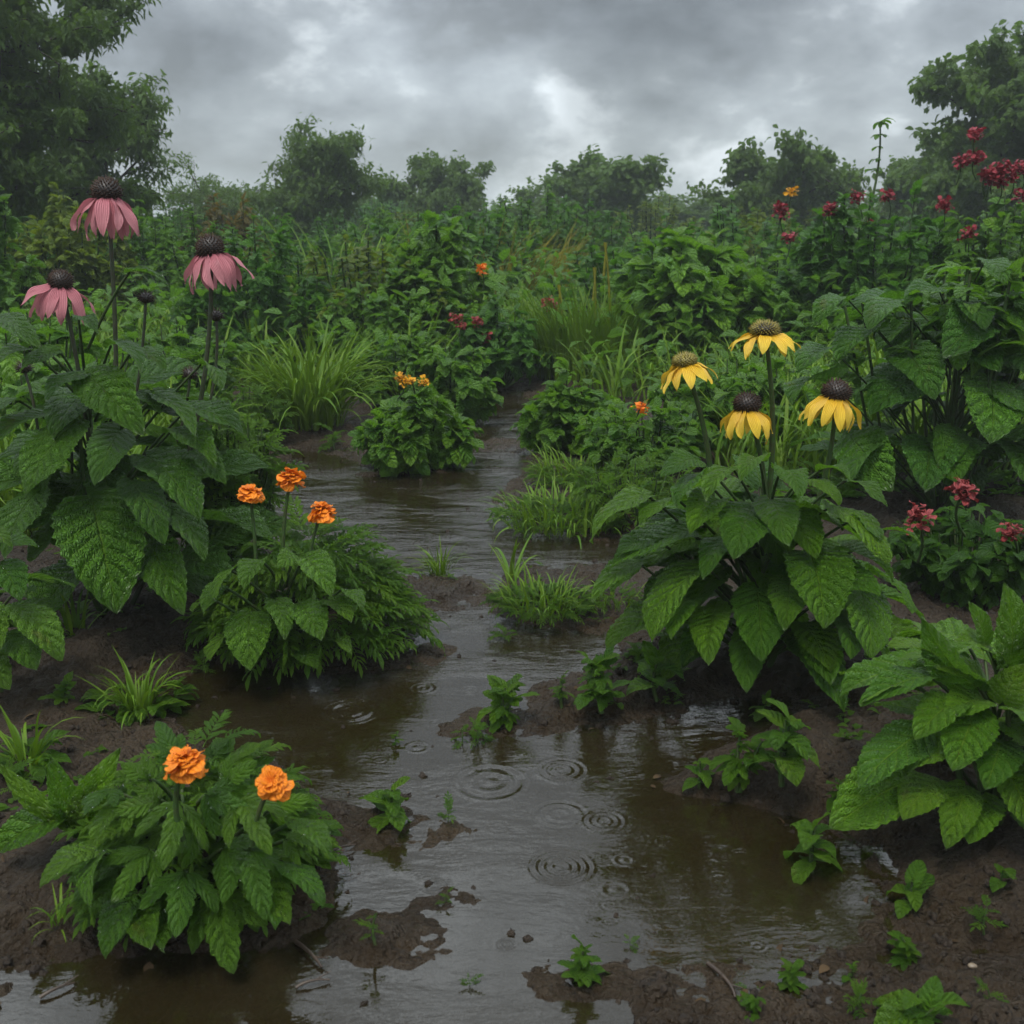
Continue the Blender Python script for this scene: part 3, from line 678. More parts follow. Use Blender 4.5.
for (hx, hy, bx, by, tl, np_, gp, lb) in ((107, 196, 100, 560, (0.05, 0), 13, None, 'tallest pink coneflower head'), (61, 285, 92, 560, (-.05, -.12), 12, (3,), 'lowest pink coneflower head leaning left'), (211, 252, 128, 560, (.08, .15), 13, (5,), 'pink coneflower head leaning right')):
    P = AT(hx, hy, Yc - .04); cr_ = (.028 if hx == 107 else .0265)
    daisy(pc, P, np.array([*AT(bx, by, Yc)[:2], .05]), .07, cr_ * (.9 if hx != 61 else .8), 'pink', np_ + 1, 1.0 if hx == 107 else .9, .080 if hx != 61 else .074, .022, tilt=tl, gap=gp, label=lb, sag=.02 if hx != 211 else .045, stem_r=.0046, coneh=1.0)
for (hx, hy, bx, by) in ((146, 298, 118, 480), (190, 374, 165, 470), (24, 368, 40, 480), (216, 316, 205, 420), (67, 415, 67, 520)):
    P = AT(hx, hy, Yc + .02); bs = AT(bx, by, Yc + .02)
    MB().tube(curve(bs, P, 0, 8, side=(.01, 0, 0)) - np.array(pc.location), .0028, 6).obj('flower_stem', M['dstem'], pc)
    if hx == 67: continue
    c = cone_mesh(.013, .011, n=60, spike=.8).obj('spent_head', [M['cone'], M['conetip']], pc); c.location = Vector(P - np.array(pc.location))

# yellow coneflower, right of the path
rows = [(701, 475, 676, 507, 28), (752, 507, 734, 560, 52), (730, 538, 703, 580, 32), (650, 495, 590, 542, 30), (693, 530, 607, 572, 52), (640, 562, 592, 602, 30),
        (708, 565, 652, 642, 58), (715, 608, 708, 665, 38), (757, 588, 762, 662, 52), (808, 552, 823, 630, 64), (808, 632, 830, 686, 42), (850, 575, 870, 658, 60),
        (830, 505, 888, 563, 46), (868, 570, 915, 612, 24), (838, 550, 893, 582, 32), (845, 480, 887, 507, 16), (885, 530, 920, 545, 16), (780, 470, 800, 500, 30),
        (700, 460, 660, 478, 28), (735, 470, 705, 500, 30), (800, 480, 840, 505, 32), (770, 500, 790, 545, 40), (680, 500, 640, 525, 34), (720, 500, 690, 535, 36), (820, 470, 850, 482, 22),
        (760, 460, 740, 482, 26), (850, 520, 880, 540, 26), (660, 540, 618, 556, 36), (790, 580, 785, 630, 40), (690, 600, 672, 640, 36), (840, 610, 850, 660, 38)]
py_, yb = hero_plant('yellow_coneflower_plant', 'lush wrinkled-leaf plant with four drooping yellow flowers beside the path', 'flowering plant', (758, 662), rows, M['yel_leaf'], R=.22, fill=64, fill_len=(.11, .17), fill_r=.26, fill_h=(.05, .27), stems=4, rel=.56)
Yy = yb[1]
for (hx, hy, bx, by, tl, nn_, cn, cr_, pl, lb) in ((685, 364, 712, 500, (.1, -.12), 12, ('conegreen', 'conegreen'), .019, .052, 'small yellow flower head with a green centre, farthest left'),
                                          (765, 334, 768, 500, (.05, .05), 13, ('cone', 'conegreen'), .022, .054, 'highest yellow flower head'),
                                          (747, 408, 765, 520, (0, 0), 11, ('cone', 'conetip'), .0215, .060, 'yellow flower head with domed brown cone, front middle'),
                                          (836, 396, 808, 530, (.04, .1), 13, ('cone', 'conetip'), .0225, .062, 'yellow flower head with brown cone, farthest right')):
    P = AT(hx, hy, Yy - .03)
    daisy(py_, P, AT(bx, by, Yy), .06, cr_, 'yellow', nn_, .62 if hx < 800 and hx != 747 else .85, pl, .0205, cones=cn, tilt=tl, label=lb, sag=.01, stem_r=.0042, coneh=.62 if 'conegreen' in cn else .9)

# pale green plant at the right edge
rows = [(924, 732, 857, 790, 52), (913, 681, 862, 703, 30), (975, 712, 952, 771, 50), (940, 780, 903, 821, 42), (982, 795, 968, 844, 42), (1000, 762, 1030, 830, 52), (978, 688, 922, 616, 42),
        (940, 668, 888, 646, 28), (933, 676, 860, 706, 34), (984, 682, 936, 668, 30), (1003, 702, 1024, 664, 36), (1008, 665, 1004, 582, 38), (985, 645, 970, 602, 22), (1024, 655, 1034, 590, 34),
        (985, 700, 945, 716, 40), (960, 735, 905, 775, 44), (1000, 720, 1045, 750, 44), (1010, 640, 1040, 620, 30), (960, 700, 915, 740, 40), (1010, 800, 1040, 850, 42), (995, 660, 955, 640, 32), (1000, 740, 985, 790, 44)]
pe, eb = hero_plant('leafy_plant', 'bright green plant with broad wrinkled leaves on the mud at the right edge', 'plant', (985, 812), rows, M['edge_leaf'], R=.11, fill=30, fill_len=(.09, .14), fill_r=.2, fill_h=(.03, .2), stems=5, rel=.6)

# big leafy shrub behind, right
rows = [(918, 375, 870, 416, 52), (988, 380, 990, 444, 60), (988, 314, 942, 358, 50), (930, 440, 925, 492, 52), (966, 436, 938, 466, 50), (850, 436, 892, 492, 50), (880, 330, 838, 362, 40), (1000, 300, 1034, 340, 46),
        (1010, 400, 1040, 440, 50), (900, 300, 868, 330, 36), (940, 290, 905, 305, 32), (960, 340, 1000, 372, 44), (870, 390, 835, 412, 44), (835, 350, 798, 372, 38), (1000, 440, 1030, 490, 48), (960, 300, 985, 330, 36),
        (905, 350, 935, 400, 46), (850, 300, 815, 325, 30), (830, 380, 790, 402, 36), (880, 440, 850, 480, 44), (985, 260, 1005, 285, 26), (1015, 350, 1040, 380, 40)]
pbk, bb = hero_plant('leafy_shrub', 'big dark green shrub of broad toothed leaves behind the yellow flowers', 'shrub', (940, 508), rows, M['back_leaf'], R=.3, fill=64, fill_len=(.13, .21), fill_r=.48, fill_h=(.08, .52), stems=6, rel=.62)
mb = MB(); n = 330   # small upper leaves of its sprouting tips
tips = RG.normal(0, 1, (26, 2)) * (.24, .15) + (.05, .05); tp_ = RG.integers(0, 26, n)
hz = .62 - .35 * np.abs(tips[:, 0]); pos = np.stack([tips[tp_, 0], tips[tp_, 1], hz[tp_] + RG.uniform(-.16, .04, n)], -1)
scatter(mb, T_toothed, pos, RG.uniform(0, 6.28, n), RG.normal(.1, .35, n), RG.uniform(.05, .10, n))
for q in range(26): mb.tube(curve((tips[q, 0] * .6, tips[q, 1] * .6, .1), (tips[q, 0], tips[q, 1], hz[q] + .04), 0, 7), .004, 5, 1)
mb.obj('sprouting_tips', [M['bush_leaf'], M['stem']], pbk)

# marigold clump in the middle left
rows = [(250, 612, 251, 671, 44), (236, 633, 210, 661, 30), (222, 585, 204, 613, 24), (296, 555, 277, 569, 22), (305, 557, 331, 598, 32), (300, 605, 321, 641, 36), (300, 653, 318, 669, 24), (328, 600, 351, 623, 26),
        (232, 570, 215, 600, 26), (275, 600, 285, 640, 26), (340, 590, 362, 610, 22), (262, 560, 245, 590, 26), (215, 600, 192, 612, 20), (330, 640, 350, 655, 20)]
pm, mb_ = hero_plant('marigold_plant', 'feathery marigold clump with three orange flowers at the edge of the puddle', 'flowering plant', (288, 652), rows, M['mari_leaf'], R=.16, fill=6, fill_len=(.06, .09), fill_r=.16, fill_h=(.03, .1), stems=4, rel=.5)
mb = MB(); n = 520
a_ = RG.uniform(0, 6.28, n); rr = np.sqrt(RG.random(n)); hh = (1 - rr ** 2) * .17 * RG.uniform(.5, 1.1, n) + .02
pos = np.stack([np.sin(-a_) * rr * .165 + .03, np.cos(a_) * rr * .13 + .09, hh], -1)
scatter(mb, T_fern, pos, a_, RG.normal(.45, .4, n) * (1 - rr * .8), RG.uniform(.05, .09, n), mi=0); mb.obj('feathery_foliage', M['fern_leaf'], pm)
for (hx, hy, bx, by, r_, tl) in ((250, 494, 256, 590, .029, (.08, -.1)), (291, 477, 283, 570, .030, (.1, .1)), (322, 511, 308, 570, .029, (.06, .12))):
    marigold(pm, AT(hx, hy, mb_[1] - .05), AT(bx, by, mb_[1] - .04), r_, tilt=tl, layers=5)

# marigold in the front left
rows = [(219, 894, 224, 961, 62, 'lobed'), (137, 893, 106, 959, 40), (103, 852, 92, 907, 34), (96, 850, 40, 888, 38), (246, 850, 264, 898, 52, 'lobed'), (280, 862, 324, 905, 32), (292, 820, 331, 852, 28),
        (185, 870, 178, 919, 52, 'lobed'), (168, 918, 164, 951, 26), (267, 900, 276, 929, 24), (160, 800, 122, 812, 44, 'lobed'), (205, 795, 243, 812, 44, 'lobed'), (130, 800, 88, 822, 40, 'lobed'), (240, 800, 262, 832, 44, 'lobed'), (180, 800, 168, 850, 40, 'lobed'),
        (150, 850, 120, 890, 40, 'lobed'), (222, 848, 252, 872, 44, 'lobed'), (270, 810, 300, 800, 34, 'lobed'), (110, 790, 84, 800, 34, 'lobed'), (150, 780, 128, 768, 34, 'lobed'), (225, 785, 245, 768, 34, 'lobed'), (195, 830, 166, 850, 44, 'lobed'), (285, 840, 318, 832, 30, 'lobed'), (130, 860, 85, 870, 34), (250, 880, 290, 925, 36), (140, 905, 150, 950, 36)]
pf, fb = hero_plant('marigold_plant', 'low marigold with two orange flowers on a mud mound at the front left', 'flowering plant', (190, 897), rows, M['mari_leaf'], R=.13, fill=12, fill_len=(.05, .08), fill_r=.15, fill_h=(.02, .09), stems=5, rel=.5, fillkind='lobed')
mb = MB(); n = 330
a_ = RG.uniform(0, 6.28, n); rr = np.sqrt(RG.random(n)); hh = (1 - rr ** 2) * .13 * RG.uniform(.4, 1.1, n) + .015
pos = np.stack([-np.sin(a_) * rr * .13, np.cos(a_) * rr * .12 + .06, hh], -1)
hf = np.arange(n) % 2 == 0
for nm, Ts_, mt_, sel, k_ in (('inner_foliage', T_lobed, 'mari_leaf', hf, 1), ('feathery_foliage', T_fern, 'fern_leaf', ~hf, 1.15)):
    mb = MB(); c_ = sel.sum(); scatter(mb, Ts_, pos[sel] + (0, 0, .012 * (k_ > 1)), a_[sel], RG.normal(.55, .4, c_) * (1 - rr[sel] * .8), RG.uniform(.03, .055, c_) * k_); mb.obj(nm, M[mt_], pf)
for (hx, hy, bx, by, r_, tl, lb) in ((185, 762, 183, 840, .027, (.1, 0), 'larger orange head, upright'), (272, 783, 252, 845, .023, (.05, .6), 'smaller orange head nodding right')):
    marigold(pf, AT(hx, hy, fb[1] - .10), AT(bx, by, fb[1] - .09), r_, tilt=tl, layers=5, label=lb)

# weeds beside them
rows = [(60, 818, -2, 852, 40), (72, 826, 0, 764, 16), (76, 826, 120, 748, 30), (74, 822, 50, 756, 26), (70, 828, 20, 790, 14), (78, 826, 100, 775, 22)]
pw, _ = hero_plant('weed', 'low weed with long arching leaves left of the front marigold', 'plant', (78, 842), rows, M['seed_leaf'], R=.06, fill=4, fill_len=(.05, .08), fill_r=.05, fill_h=(.02, .06), stems=1, rel=.35)
rows = [(-2, 545, 38, 548, 20), (0, 565, 20, 602, 34), (15, 606, 61, 661, 38), (6, 635, 37, 670, 36), (20, 588, 36, 592, 14), (-20, 600, 0, 650, 36), (-10, 560, 8, 536, 24), (-20, 650, 10, 690, 34), (-15, 530, 12, 548, 18)]
pl, _ = hero_plant('leafy_plant', 'small toothed-leaf plant below the tall coneflowers at the left edge', 'plant', (-12, 690), rows, M['mari_leaf'], R=.1, fill=14, fill_len=(.07, .1), fill_r=.12, fill_h=(.03, .16), stems=3, rel=.6)

# ------------------------------------------------------------------ bushes: stems that carry leaves
def bush_mesh(wd, hgt, Ts, leaf, n, nstem=28, seed=0, up=.25, droop=.25, inner=.25, rsd=.45, dome=1.0):
    r = np.random.default_rng(seed); mb = MB(); st = MB()
    az = r.uniform(0, 6.28, nstem); rad = np.sqrt(r.random(nstem)) * wd / 2
    hh = hgt * (1 - .72 * dome * (rad / (wd / 2)) ** 2.2) * r.uniform(.72, 1.04, nstem)
    tips = np.stack([np.sin(-az) * rad, np.cos(az) * rad, hh], -1)
    cv = [curve(tips[k] * (.10, .10, 0) - (0, 0, .02), tips[k], -.0, 8, side=(tips[k][0] * .22, tips[k][1] * .22, hgt * .06)) for k in range(nstem)]
    for k in range(nstem): st.tube(cv[k], np.linspace(.006, .002, 8) * (hgt / .4) ** .5, 4)
    k = r.integers(0, nstem, n); f = inner + (1 - inner) * r.random(n) ** .75; C = np.array(cv)
    i0 = np.minimum((f * 7).astype(int), 6); fr = f * 7 - i0
    pos = C[k, i0] * (1 - fr)[:, None] + C[k, i0 + 1] * fr[:, None]
    la = np.where(r.random(n) < .6, az[k] + r.normal(0, 1.0, n), r.uniform(0, 6.28, n))
    pitch = np.where(f > .93, up + .35, up * f) - droop * (1 - f) * 1.5 + r.normal(0, .35, n)
    kk = r.integers(0, len(Ts), n); sc = leaf * r.uniform(.65, 1.15, n) * np.where(f > .93, .7, 1); roll = r.normal(0, rsd, n)
    for q in range(len(Ts)):
        s = kk == q
        if s.any(): mb.inst(Ts[q], RM(la[s], pitch[s], roll[s], sc[s], pos[s]), rnd=r.random(s.sum()))
    return mb, st
def bush(name, label, cat, px, py, wpx, top, Ts, leafpx, n, mat, seed=0, group=None, nstem=28, Y=None, **kw):
    base = ground_pt(px, py) if Y is None else np.array([(px - 512) * Y / (FPX * CP), Y, HZ((px - 512) * Y / (FPX * CP), Y)])
    Yb = base[1]; sc = Yb / FPX; wd = wpx * sc; h = AT(px, top, Yb)[2] - base[2]
    root = thing(name, label, cat, base, group)
    mb, st = bush_mesh(wd, h, Ts, leafpx * sc * 1.1, n, nstem, seed, **kw)
    st.obj('stem', M['stem'], root); mb.obj('foliage', M[mat], root)
    return root, base, wd, h
def dots(root, pts, Y, rad, mat, name='flower', n=40):
    for (x, y) in pts: small_bloom(root, AT(x, y, Y), rad, mat, name, n, stem=AT(x + random.uniform(-5, 5), y + 22, Y + .02))

B = bush
r_, b_, _, _ = B('marigold_bush', 'rounded leafy bush standing in the water, small yellow flowers on top', 'bush', 418, 466, 112, 386, T_mid, 21, 700, 'fresh_leaf', 1, inner=.1)
dots(r_, ((398, 377), (411, 381), (424, 382), (404, 381)), b_[1], .022, 'gold')
B('bush', 'compact leafy bush right of the narrow far end of the path', 'bush', 572, 449, 106, 364, T_mid, 19, 950, 'fresh_leaf', 2, nstem=40, inner=.05)
B('bush', 'leafy bush left of the far path, behind the yellow-flowered bush', 'bush', 450, 418, 92, 334, T_mid, 17, 620, 'bush_leaf', 3, inner=.1)
r_, b_, _, _ = B('bush', 'tall leafy bush with heart-shaped leaves, middle distance left of centre', 'bush', 433, 360, 100, 205, T_mid, 20, 950, 'fresh_leaf', 4, nstem=26, dome=.7)
B('bush', 'large dense dark bush behind the yellow flowers, right of the grass', 'bush', 688, 372, 150, 222, T_mid, 27, 1150, 'fresh_leaf', 5, nstem=34, dome=.75, inner=.1)
B('bush', 'wide dark bush behind the ornamental grass on the left', 'bush', 262, 368, 160, 218, T_small, 13, 2300, 'dark_leaf', 6, nstem=46)
B('bush', 'mid green bush between the ornamental grass and the tall leafy bush', 'bush', 378, 375, 130, 282, T_small, 15, 1300, 'bush_leaf', 7, nstem=32)
r_, b_, _, _ = B('bush', 'dark bush with a few dull red blooms at the end of the path', 'bush', 503, 384, 92, 282, T_mid, 15, 700, 'dark_leaf', 8)
dots(r_, ((462, 326), (484, 338), (478, 322), (456, 318)), b_[1] - .15, .035, 'coral'); dots(r_, ((481, 269),), b_[1], .04, 'orange'); dots(r_, ((547, 302), (553, 306)), b_[1] + .3, .04, 'coral')
B('bush', 'soft leafy bush behind the small bush on the left bank', 'bush', 400, 402, 95, 330, T_small, 14, 900, 'bush_leaf', 9)
r_, b_, _, _ = B('low_shrub', 'low spreading weeds with one orange bloom left of the yellow coneflowers', 'plant', 648, 470, 150, 404, T_toothed, 19, 420, 'bush_leaf', 10, nstem=50, dome=.5)
dots(r_, ((640, 408),), b_[1] - .1, .026, 'orange')
B('low_shrub', 'broad low weeds behind the yellow coneflowers', 'plant', 745, 440, 190, 352, T_toothed, 22, 620, 'bush_leaf', 11, nstem=60, dome=.5)
B('low_shrub', 'low leafy weeds at the foot of the yellow coneflowers, on their left', 'plant', 640, 520, 120, 455, T_fern, 24, 260, 'fern_leaf', 12, nstem=44, dome=.5)
B('low_shrub', 'feathery green weeds between the pink coneflowers and the orange marigolds', 'plant', 222, 560, 120, 385, T_fern, 28, 620, 'fern_leaf', 13, nstem=60, dome=.6)
B('low_shrub', 'fine green weeds beside the mud below the ornamental grass', 'plant', 240, 440, 90, 385, T_fern, 17, 420, 'fern_leaf', 14, nstem=40, dome=.6)
B('low_shrub', 'leafy weeds crowding behind the pink coneflowers at the left edge', 'plant', 30, 480, 230, 290, T_toothed, 32, 420, 'bush_leaf', 15, nstem=50, dome=.5)
B('low_shrub', 'mid green weeds behind the right stems of the pink coneflowers', 'plant', 175, 430, 150, 315, T_mid, 18, 700, 'bush_leaf', 16, nstem=46, dome=.6)
B('bush', 'pale yellowish green bush behind the tallest pink coneflower', 'bush', 95, 370, 150, 185, T_small, 13, 1900, 'lime_leaf', 17, nstem=40, Y=7.0)
B('bush', 'light green bush at the left edge under the big tree', 'bush', 5, 370, 130, 140, T_mid, 16, 1000, 'bush_leaf', 18, nstem=36, Y=5.6)
B('bush', 'olive and rust coloured scrub below the small tree on the left', 'bush', 250, 360, 120, 196, T_narrow, 13, 1800, 'rust_leaf', 19, nstem=40, Y=9.5)
B('bush', 'green bush right of the left foreground tree line', 'bush', 170, 370, 140, 200, T_small, 12, 2000, 'bush_leaf', 20, nstem=40, Y=8.0)
B('bush', 'soft round bush in the hazy middle, below the centre tree', 'bush', 570, 320, 170, 196, T_narrow, 11, 3000, 'dark_leaf', 21, nstem=60, Y=11)
B('bush', 'yellowish bush behind the large dense bush', 'bush', 745, 320, 150, 205, T_small, 10, 2400, 'lime_leaf', 22, nstem=50, Y=10.5)
B('bush', 'narrow-leaved bush in the haze left of centre', 'bush', 375, 320, 130, 205, T_narrow, 12, 2400, 'bush_leaf', 23, nstem=50, Y=10)
B('bush', 'leafy bush between the red roses and the broad-leaved shrub', 'bush', 800, 370, 130, 290, T_mid, 18, 650, 'bush_leaf', 24, nstem=40)
B('bush', 'dark green bush behind the broad-leaved shrub at the right edge', 'bush', 1010, 400, 170, 240, T_mid, 18, 1000, 'bush_leaf', 25, nstem=40, Y=5)

# rose bushes with red flowers, back right
r_, b_, _, _ = B('rose_bush', 'wild rose bush with dark red blooms and one tall shoot', 'bush', 860, 360, 190, 178, T_small, 17, 1900, 'dark_leaf', 30, nstem=50, Y=5.8, dome=.8)
Yr = b_[1]
dots(r_, ((790, 238), (779, 209), (783, 213), (829, 211), (858, 197), (830, 209), (888, 196), (870, 226)), Yr - .1, .040, 'red', 'rose', 60)
dots(r_, ((792, 192),), Yr, .04, 'gold')
sp_ = curve(AT(862, 230, Yr), AT(880, 122, Yr), 0, 10, side=(.03, 0, 0)) - np.array(r_.location)
sb = MB().tube(sp_, np.linspace(.008, .004, 10), 6, 1)
ps = np.array([sp_[k] for k in (6, 7, 8, 9, 9, 9, 8, 5)]); scatter(sb, T_lobelo, ps, RG.uniform(0, 6.28, 8), RG.uniform(-.2, .5, 8), RG.uniform(.06, .1, 8)); sb.obj('tall_shoot', [M['bush_leaf'], M['stem']], r_)
r_, b_, _, _ = B('rose_bush', 'wild rose bush with a heavy cluster of crimson blooms at the right edge', 'bush', 985, 360, 170, 165, T_small, 16, 1700, 'bush_leaf', 31, nstem=46, Y=5.2, dome=.8)
dots(r_, ((996, 172), (1004, 168), (990, 178), (1012, 176), (1000, 182), (961, 163), (975, 134), (945, 205), (1022, 196), (968, 235), (975, 158), (985, 175), (1020, 168)), b_[1] - .1, .042, 'red', 'rose', 60)

# red bee balm
r_, b_, _, _ = B('bee_balm_plant', 'low plant with three ragged red flowers under the big shrub', 'flowering plant', 965, 592, 160, 505, T_toothed, 24, 460, 'back_leaf', 33, nstem=40, dome=.5, inner=.1)
for (x, y, r0) in ((965, 491, .032), (918, 517, .031), (1011, 532, .024)): small_bloom(r_, AT(x, y, b_[1] - .14), r0, 'coral', 'flower', 60, stem=AT(x, y + 45, b_[1] - .08))

# ------------------------------------------------------------------ grasses
def grass(name, label, px, py, wpx, hpx, n, mat='grass', Ts=None, spread=.5, seed=0, group=None, leaves=0, Y=None, cat='grass tuft', rpx=None):
    base = ground_pt(px, py) if Y is None else np.array([(px - 512) * Y / (FPX * CP), Y, HZ((px - 512) * Y / (FPX * CP), Y)])
    sc = base[1] / FPX; h = hpx * sc; r = np.random.default_rng(seed); root = tag(thing(name, label, cat, base, group)); mb = MB()
    Ts = Ts or T_blade; rr = np.sqrt(r.random(n)) * (rpx or wpx * .16) * sc; az = r.uniform(0, 6.28, n)
    pos = np.stack([-np.sin(az) * rr, np.cos(az) * rr, np.full(n, -.006)], -1)
    scatter(mb, Ts, pos, az + r.normal(0, .5, n), -np.abs(r.normal(0, spread * .6, n)), h * r.uniform(.6, 1.25, n), wx=r.uniform(.7, 1.4, n) * min(1.6, .006 / (h * .03) * .8 + .4))
    mb.obj('blades', M[mat], root)
    if leaves:
        m2 = MB(); a = r.uniform(0, 6.28, leaves); q = np.sqrt(r.random(leaves)) * wpx * .45 * sc
        pos = np.stack([-np.sin(a) * q, np.cos(a) * q * .8, r.uniform(.005, .28 * h, leaves)], -1)
        scatter(m2, T_toothed if hpx > 55 else T_fern, pos, a + r.normal(0, .6, leaves), r.normal(.3, .3, leaves), h * r.uniform(.22, .45, leaves)); m2.obj('weed_leaves', M['seed_leaf'], root)
    return root, base
grass('ornamental_grass', 'large fountain of arching grass blades left of the path', 312, 424, 130, 100, 300, Ts=T_wide + T_blade, spread=.55, seed=1, rpx=32)
r_, b_ = grass('tall_grass', 'stand of tall upright grass beyond the end of the path', 588, 376, 120, 84, 620, Ts=T_blade[:2], spread=.16, seed=2, rpx=52)
for k in range(3):
    x = 560 + k * 24 + random.uniform(-4, 4); a, q = AT(x, 360, b_[1]), AT(x + random.uniform(-5, 8), random.uniform(225, 285), b_[1])
    s_ = MB().tube(curve(a, q, 0, 7, side=(.02, 0, 0)) - np.array(r_.location), .006, 4)
    s_.tube(np.array([q - (0, 0, .16), q + (0.01, 0, 0)]) - np.array(r_.location), [.008, .003], 5); s_.obj('seed_stalk', M['straw'], r_)
grass('tall_grass', 'loose pale grass arching over the dark bush on the left', 345, 360, 120, 120, 110, 'grass', Ts=T_blade[1:], spread=.35, seed=3, rpx=50, Y=7.6)
grass('tall_grass', 'pale meadow grass in the haze near the centre', 480, 330, 160, 75, 500, 'straw', Ts=T_blade[:3], spread=.3, seed=4, rpx=90, Y=9.5)
grass('tall_grass', 'tuft of upright blades at the foot of the tall leafy bush', 412, 372, 80, 62, 90, 'grass', Ts=T_wide, spread=.35, seed=5, rpx=30)
grass('grass_clump', 'wide grassy clump on the right bank of the stream', 560, 520, 150, 42, 260, seed=6, leaves=320, spread=.7, rpx=60)
grass('grass_clump', 'grassy clump with leafy weeds on the mud spit in midstream', 545, 608, 110, 42, 130, seed=7, leaves=240, spread=.6, rpx=40)
grass('grass_clump', 'soft grass and weeds behind the wide grassy clump on the right bank', 585, 482, 120, 40, 200, seed=18, leaves=260, spread=.7, rpx=50)
grass('grass_clump', 'leafy green weeds between the midstream clump and the yellow flowers', 615, 602, 80, 30, 40, seed=17, leaves=120, spread=.6, rpx=28)
grass('grass_tuft', 'thin grass tuft on the small mud spit left of the stream', 440, 574, 40, 38, 46, seed=8, spread=.5, rpx=10)
grass('grass_tuft', 'grass tuft with weeds on the mud above the front marigold', 138, 712, 100, 68, 80, seed=9, leaves=55, spread=.6, rpx=16)
grass('grass_tuft', 'sparse long-bladed grass tuft at the left edge of the mud', 30, 768, 80, 85, 26, seed=10, leaves=22, spread=.7, rpx=10)
grass('grass_tuft', 'dark grass under the big coneflower leaf at the left', 75, 632, 60, 60, 30, seed=11, spread=.8, rpx=12)
grass('grass_tuft', 'few grass blades bending down left of the front marigold', 60, 925, 50, 60, 9, seed=12, spread=.9, rpx=6)
grass('grass_tuft', 'long thin blades leaning left from the midstream clump', 512, 580, 40, 62, 9, seed=13, spread=.7, rpx=4)

# ------------------------------------------------------------------ seedlings
def seedling(label, px, py, hpx, wpx, n=9, kind='toothed', seed=0, stem=True, lean=0):
    z = max(HZ(*G(px, py)[:2]), 0); base = G(px, py, z); sc = np.hypot(base[1], CAMZ) / FPX; h = hpx * sc; wd = wpx * sc
    r = np.random.default_rng(seed + 500); root = thing('seedling', label, 'seedling', base, 'seedlings on the mud and in the shallow water'); mb = MB()
    Ts = {'toothed': T_toothed, 'lobed': T_lobed, 'fern': T_fern, 'broad': T_toothed}[kind]; st = MB()
    ns = max(1, n // 7) if kind != 'broad' else 1
    tops = [np.array([r.normal(0, wd * .16) + lean * h, r.normal(0, wd * .12), h * r.uniform(.6, .85)]) for _ in range(ns)]; tops[0] = np.array([lean * h, 0, h * .78])
    cvs = [curve(tp * (.1, .1, 0) - (0, 0, .012), tp, 0, 7, side=(r.normal(0, .004), 0, 0)) for tp in tops]
    for c in cvs: st.tube(c, np.linspace(.0028, .0013, 7) * min(1.5, h / .05), 5)
    pos, az, pit, s_ = [], [], [], []
    for k in range(n):
        c = cvs[k % ns]; f = (k // ns + .6) / (n / ns + .3); f = min(.25 + .75 * f, 1); i0 = min(int(f * 6), 5); q = c[i0] + (c[i0 + 1] - c[i0]) * (f * 6 - i0)
        pos.append(q); az.append(k * 2.4 + r.normal(0, .3)); pit.append(.15 + .9 * f ** 3 + r.normal(0, .35)); s_.append(wd * .55 * (1.1 - .5 * f) * r.uniform(.5, 1.3))
    scatter(mb, Ts, np.array(pos), np.array(az), np.array(pit), np.array(s_))
    st.obj('stem', M['stem'], root); mb.obj('leaves', M['seed_leaf'], root); return root
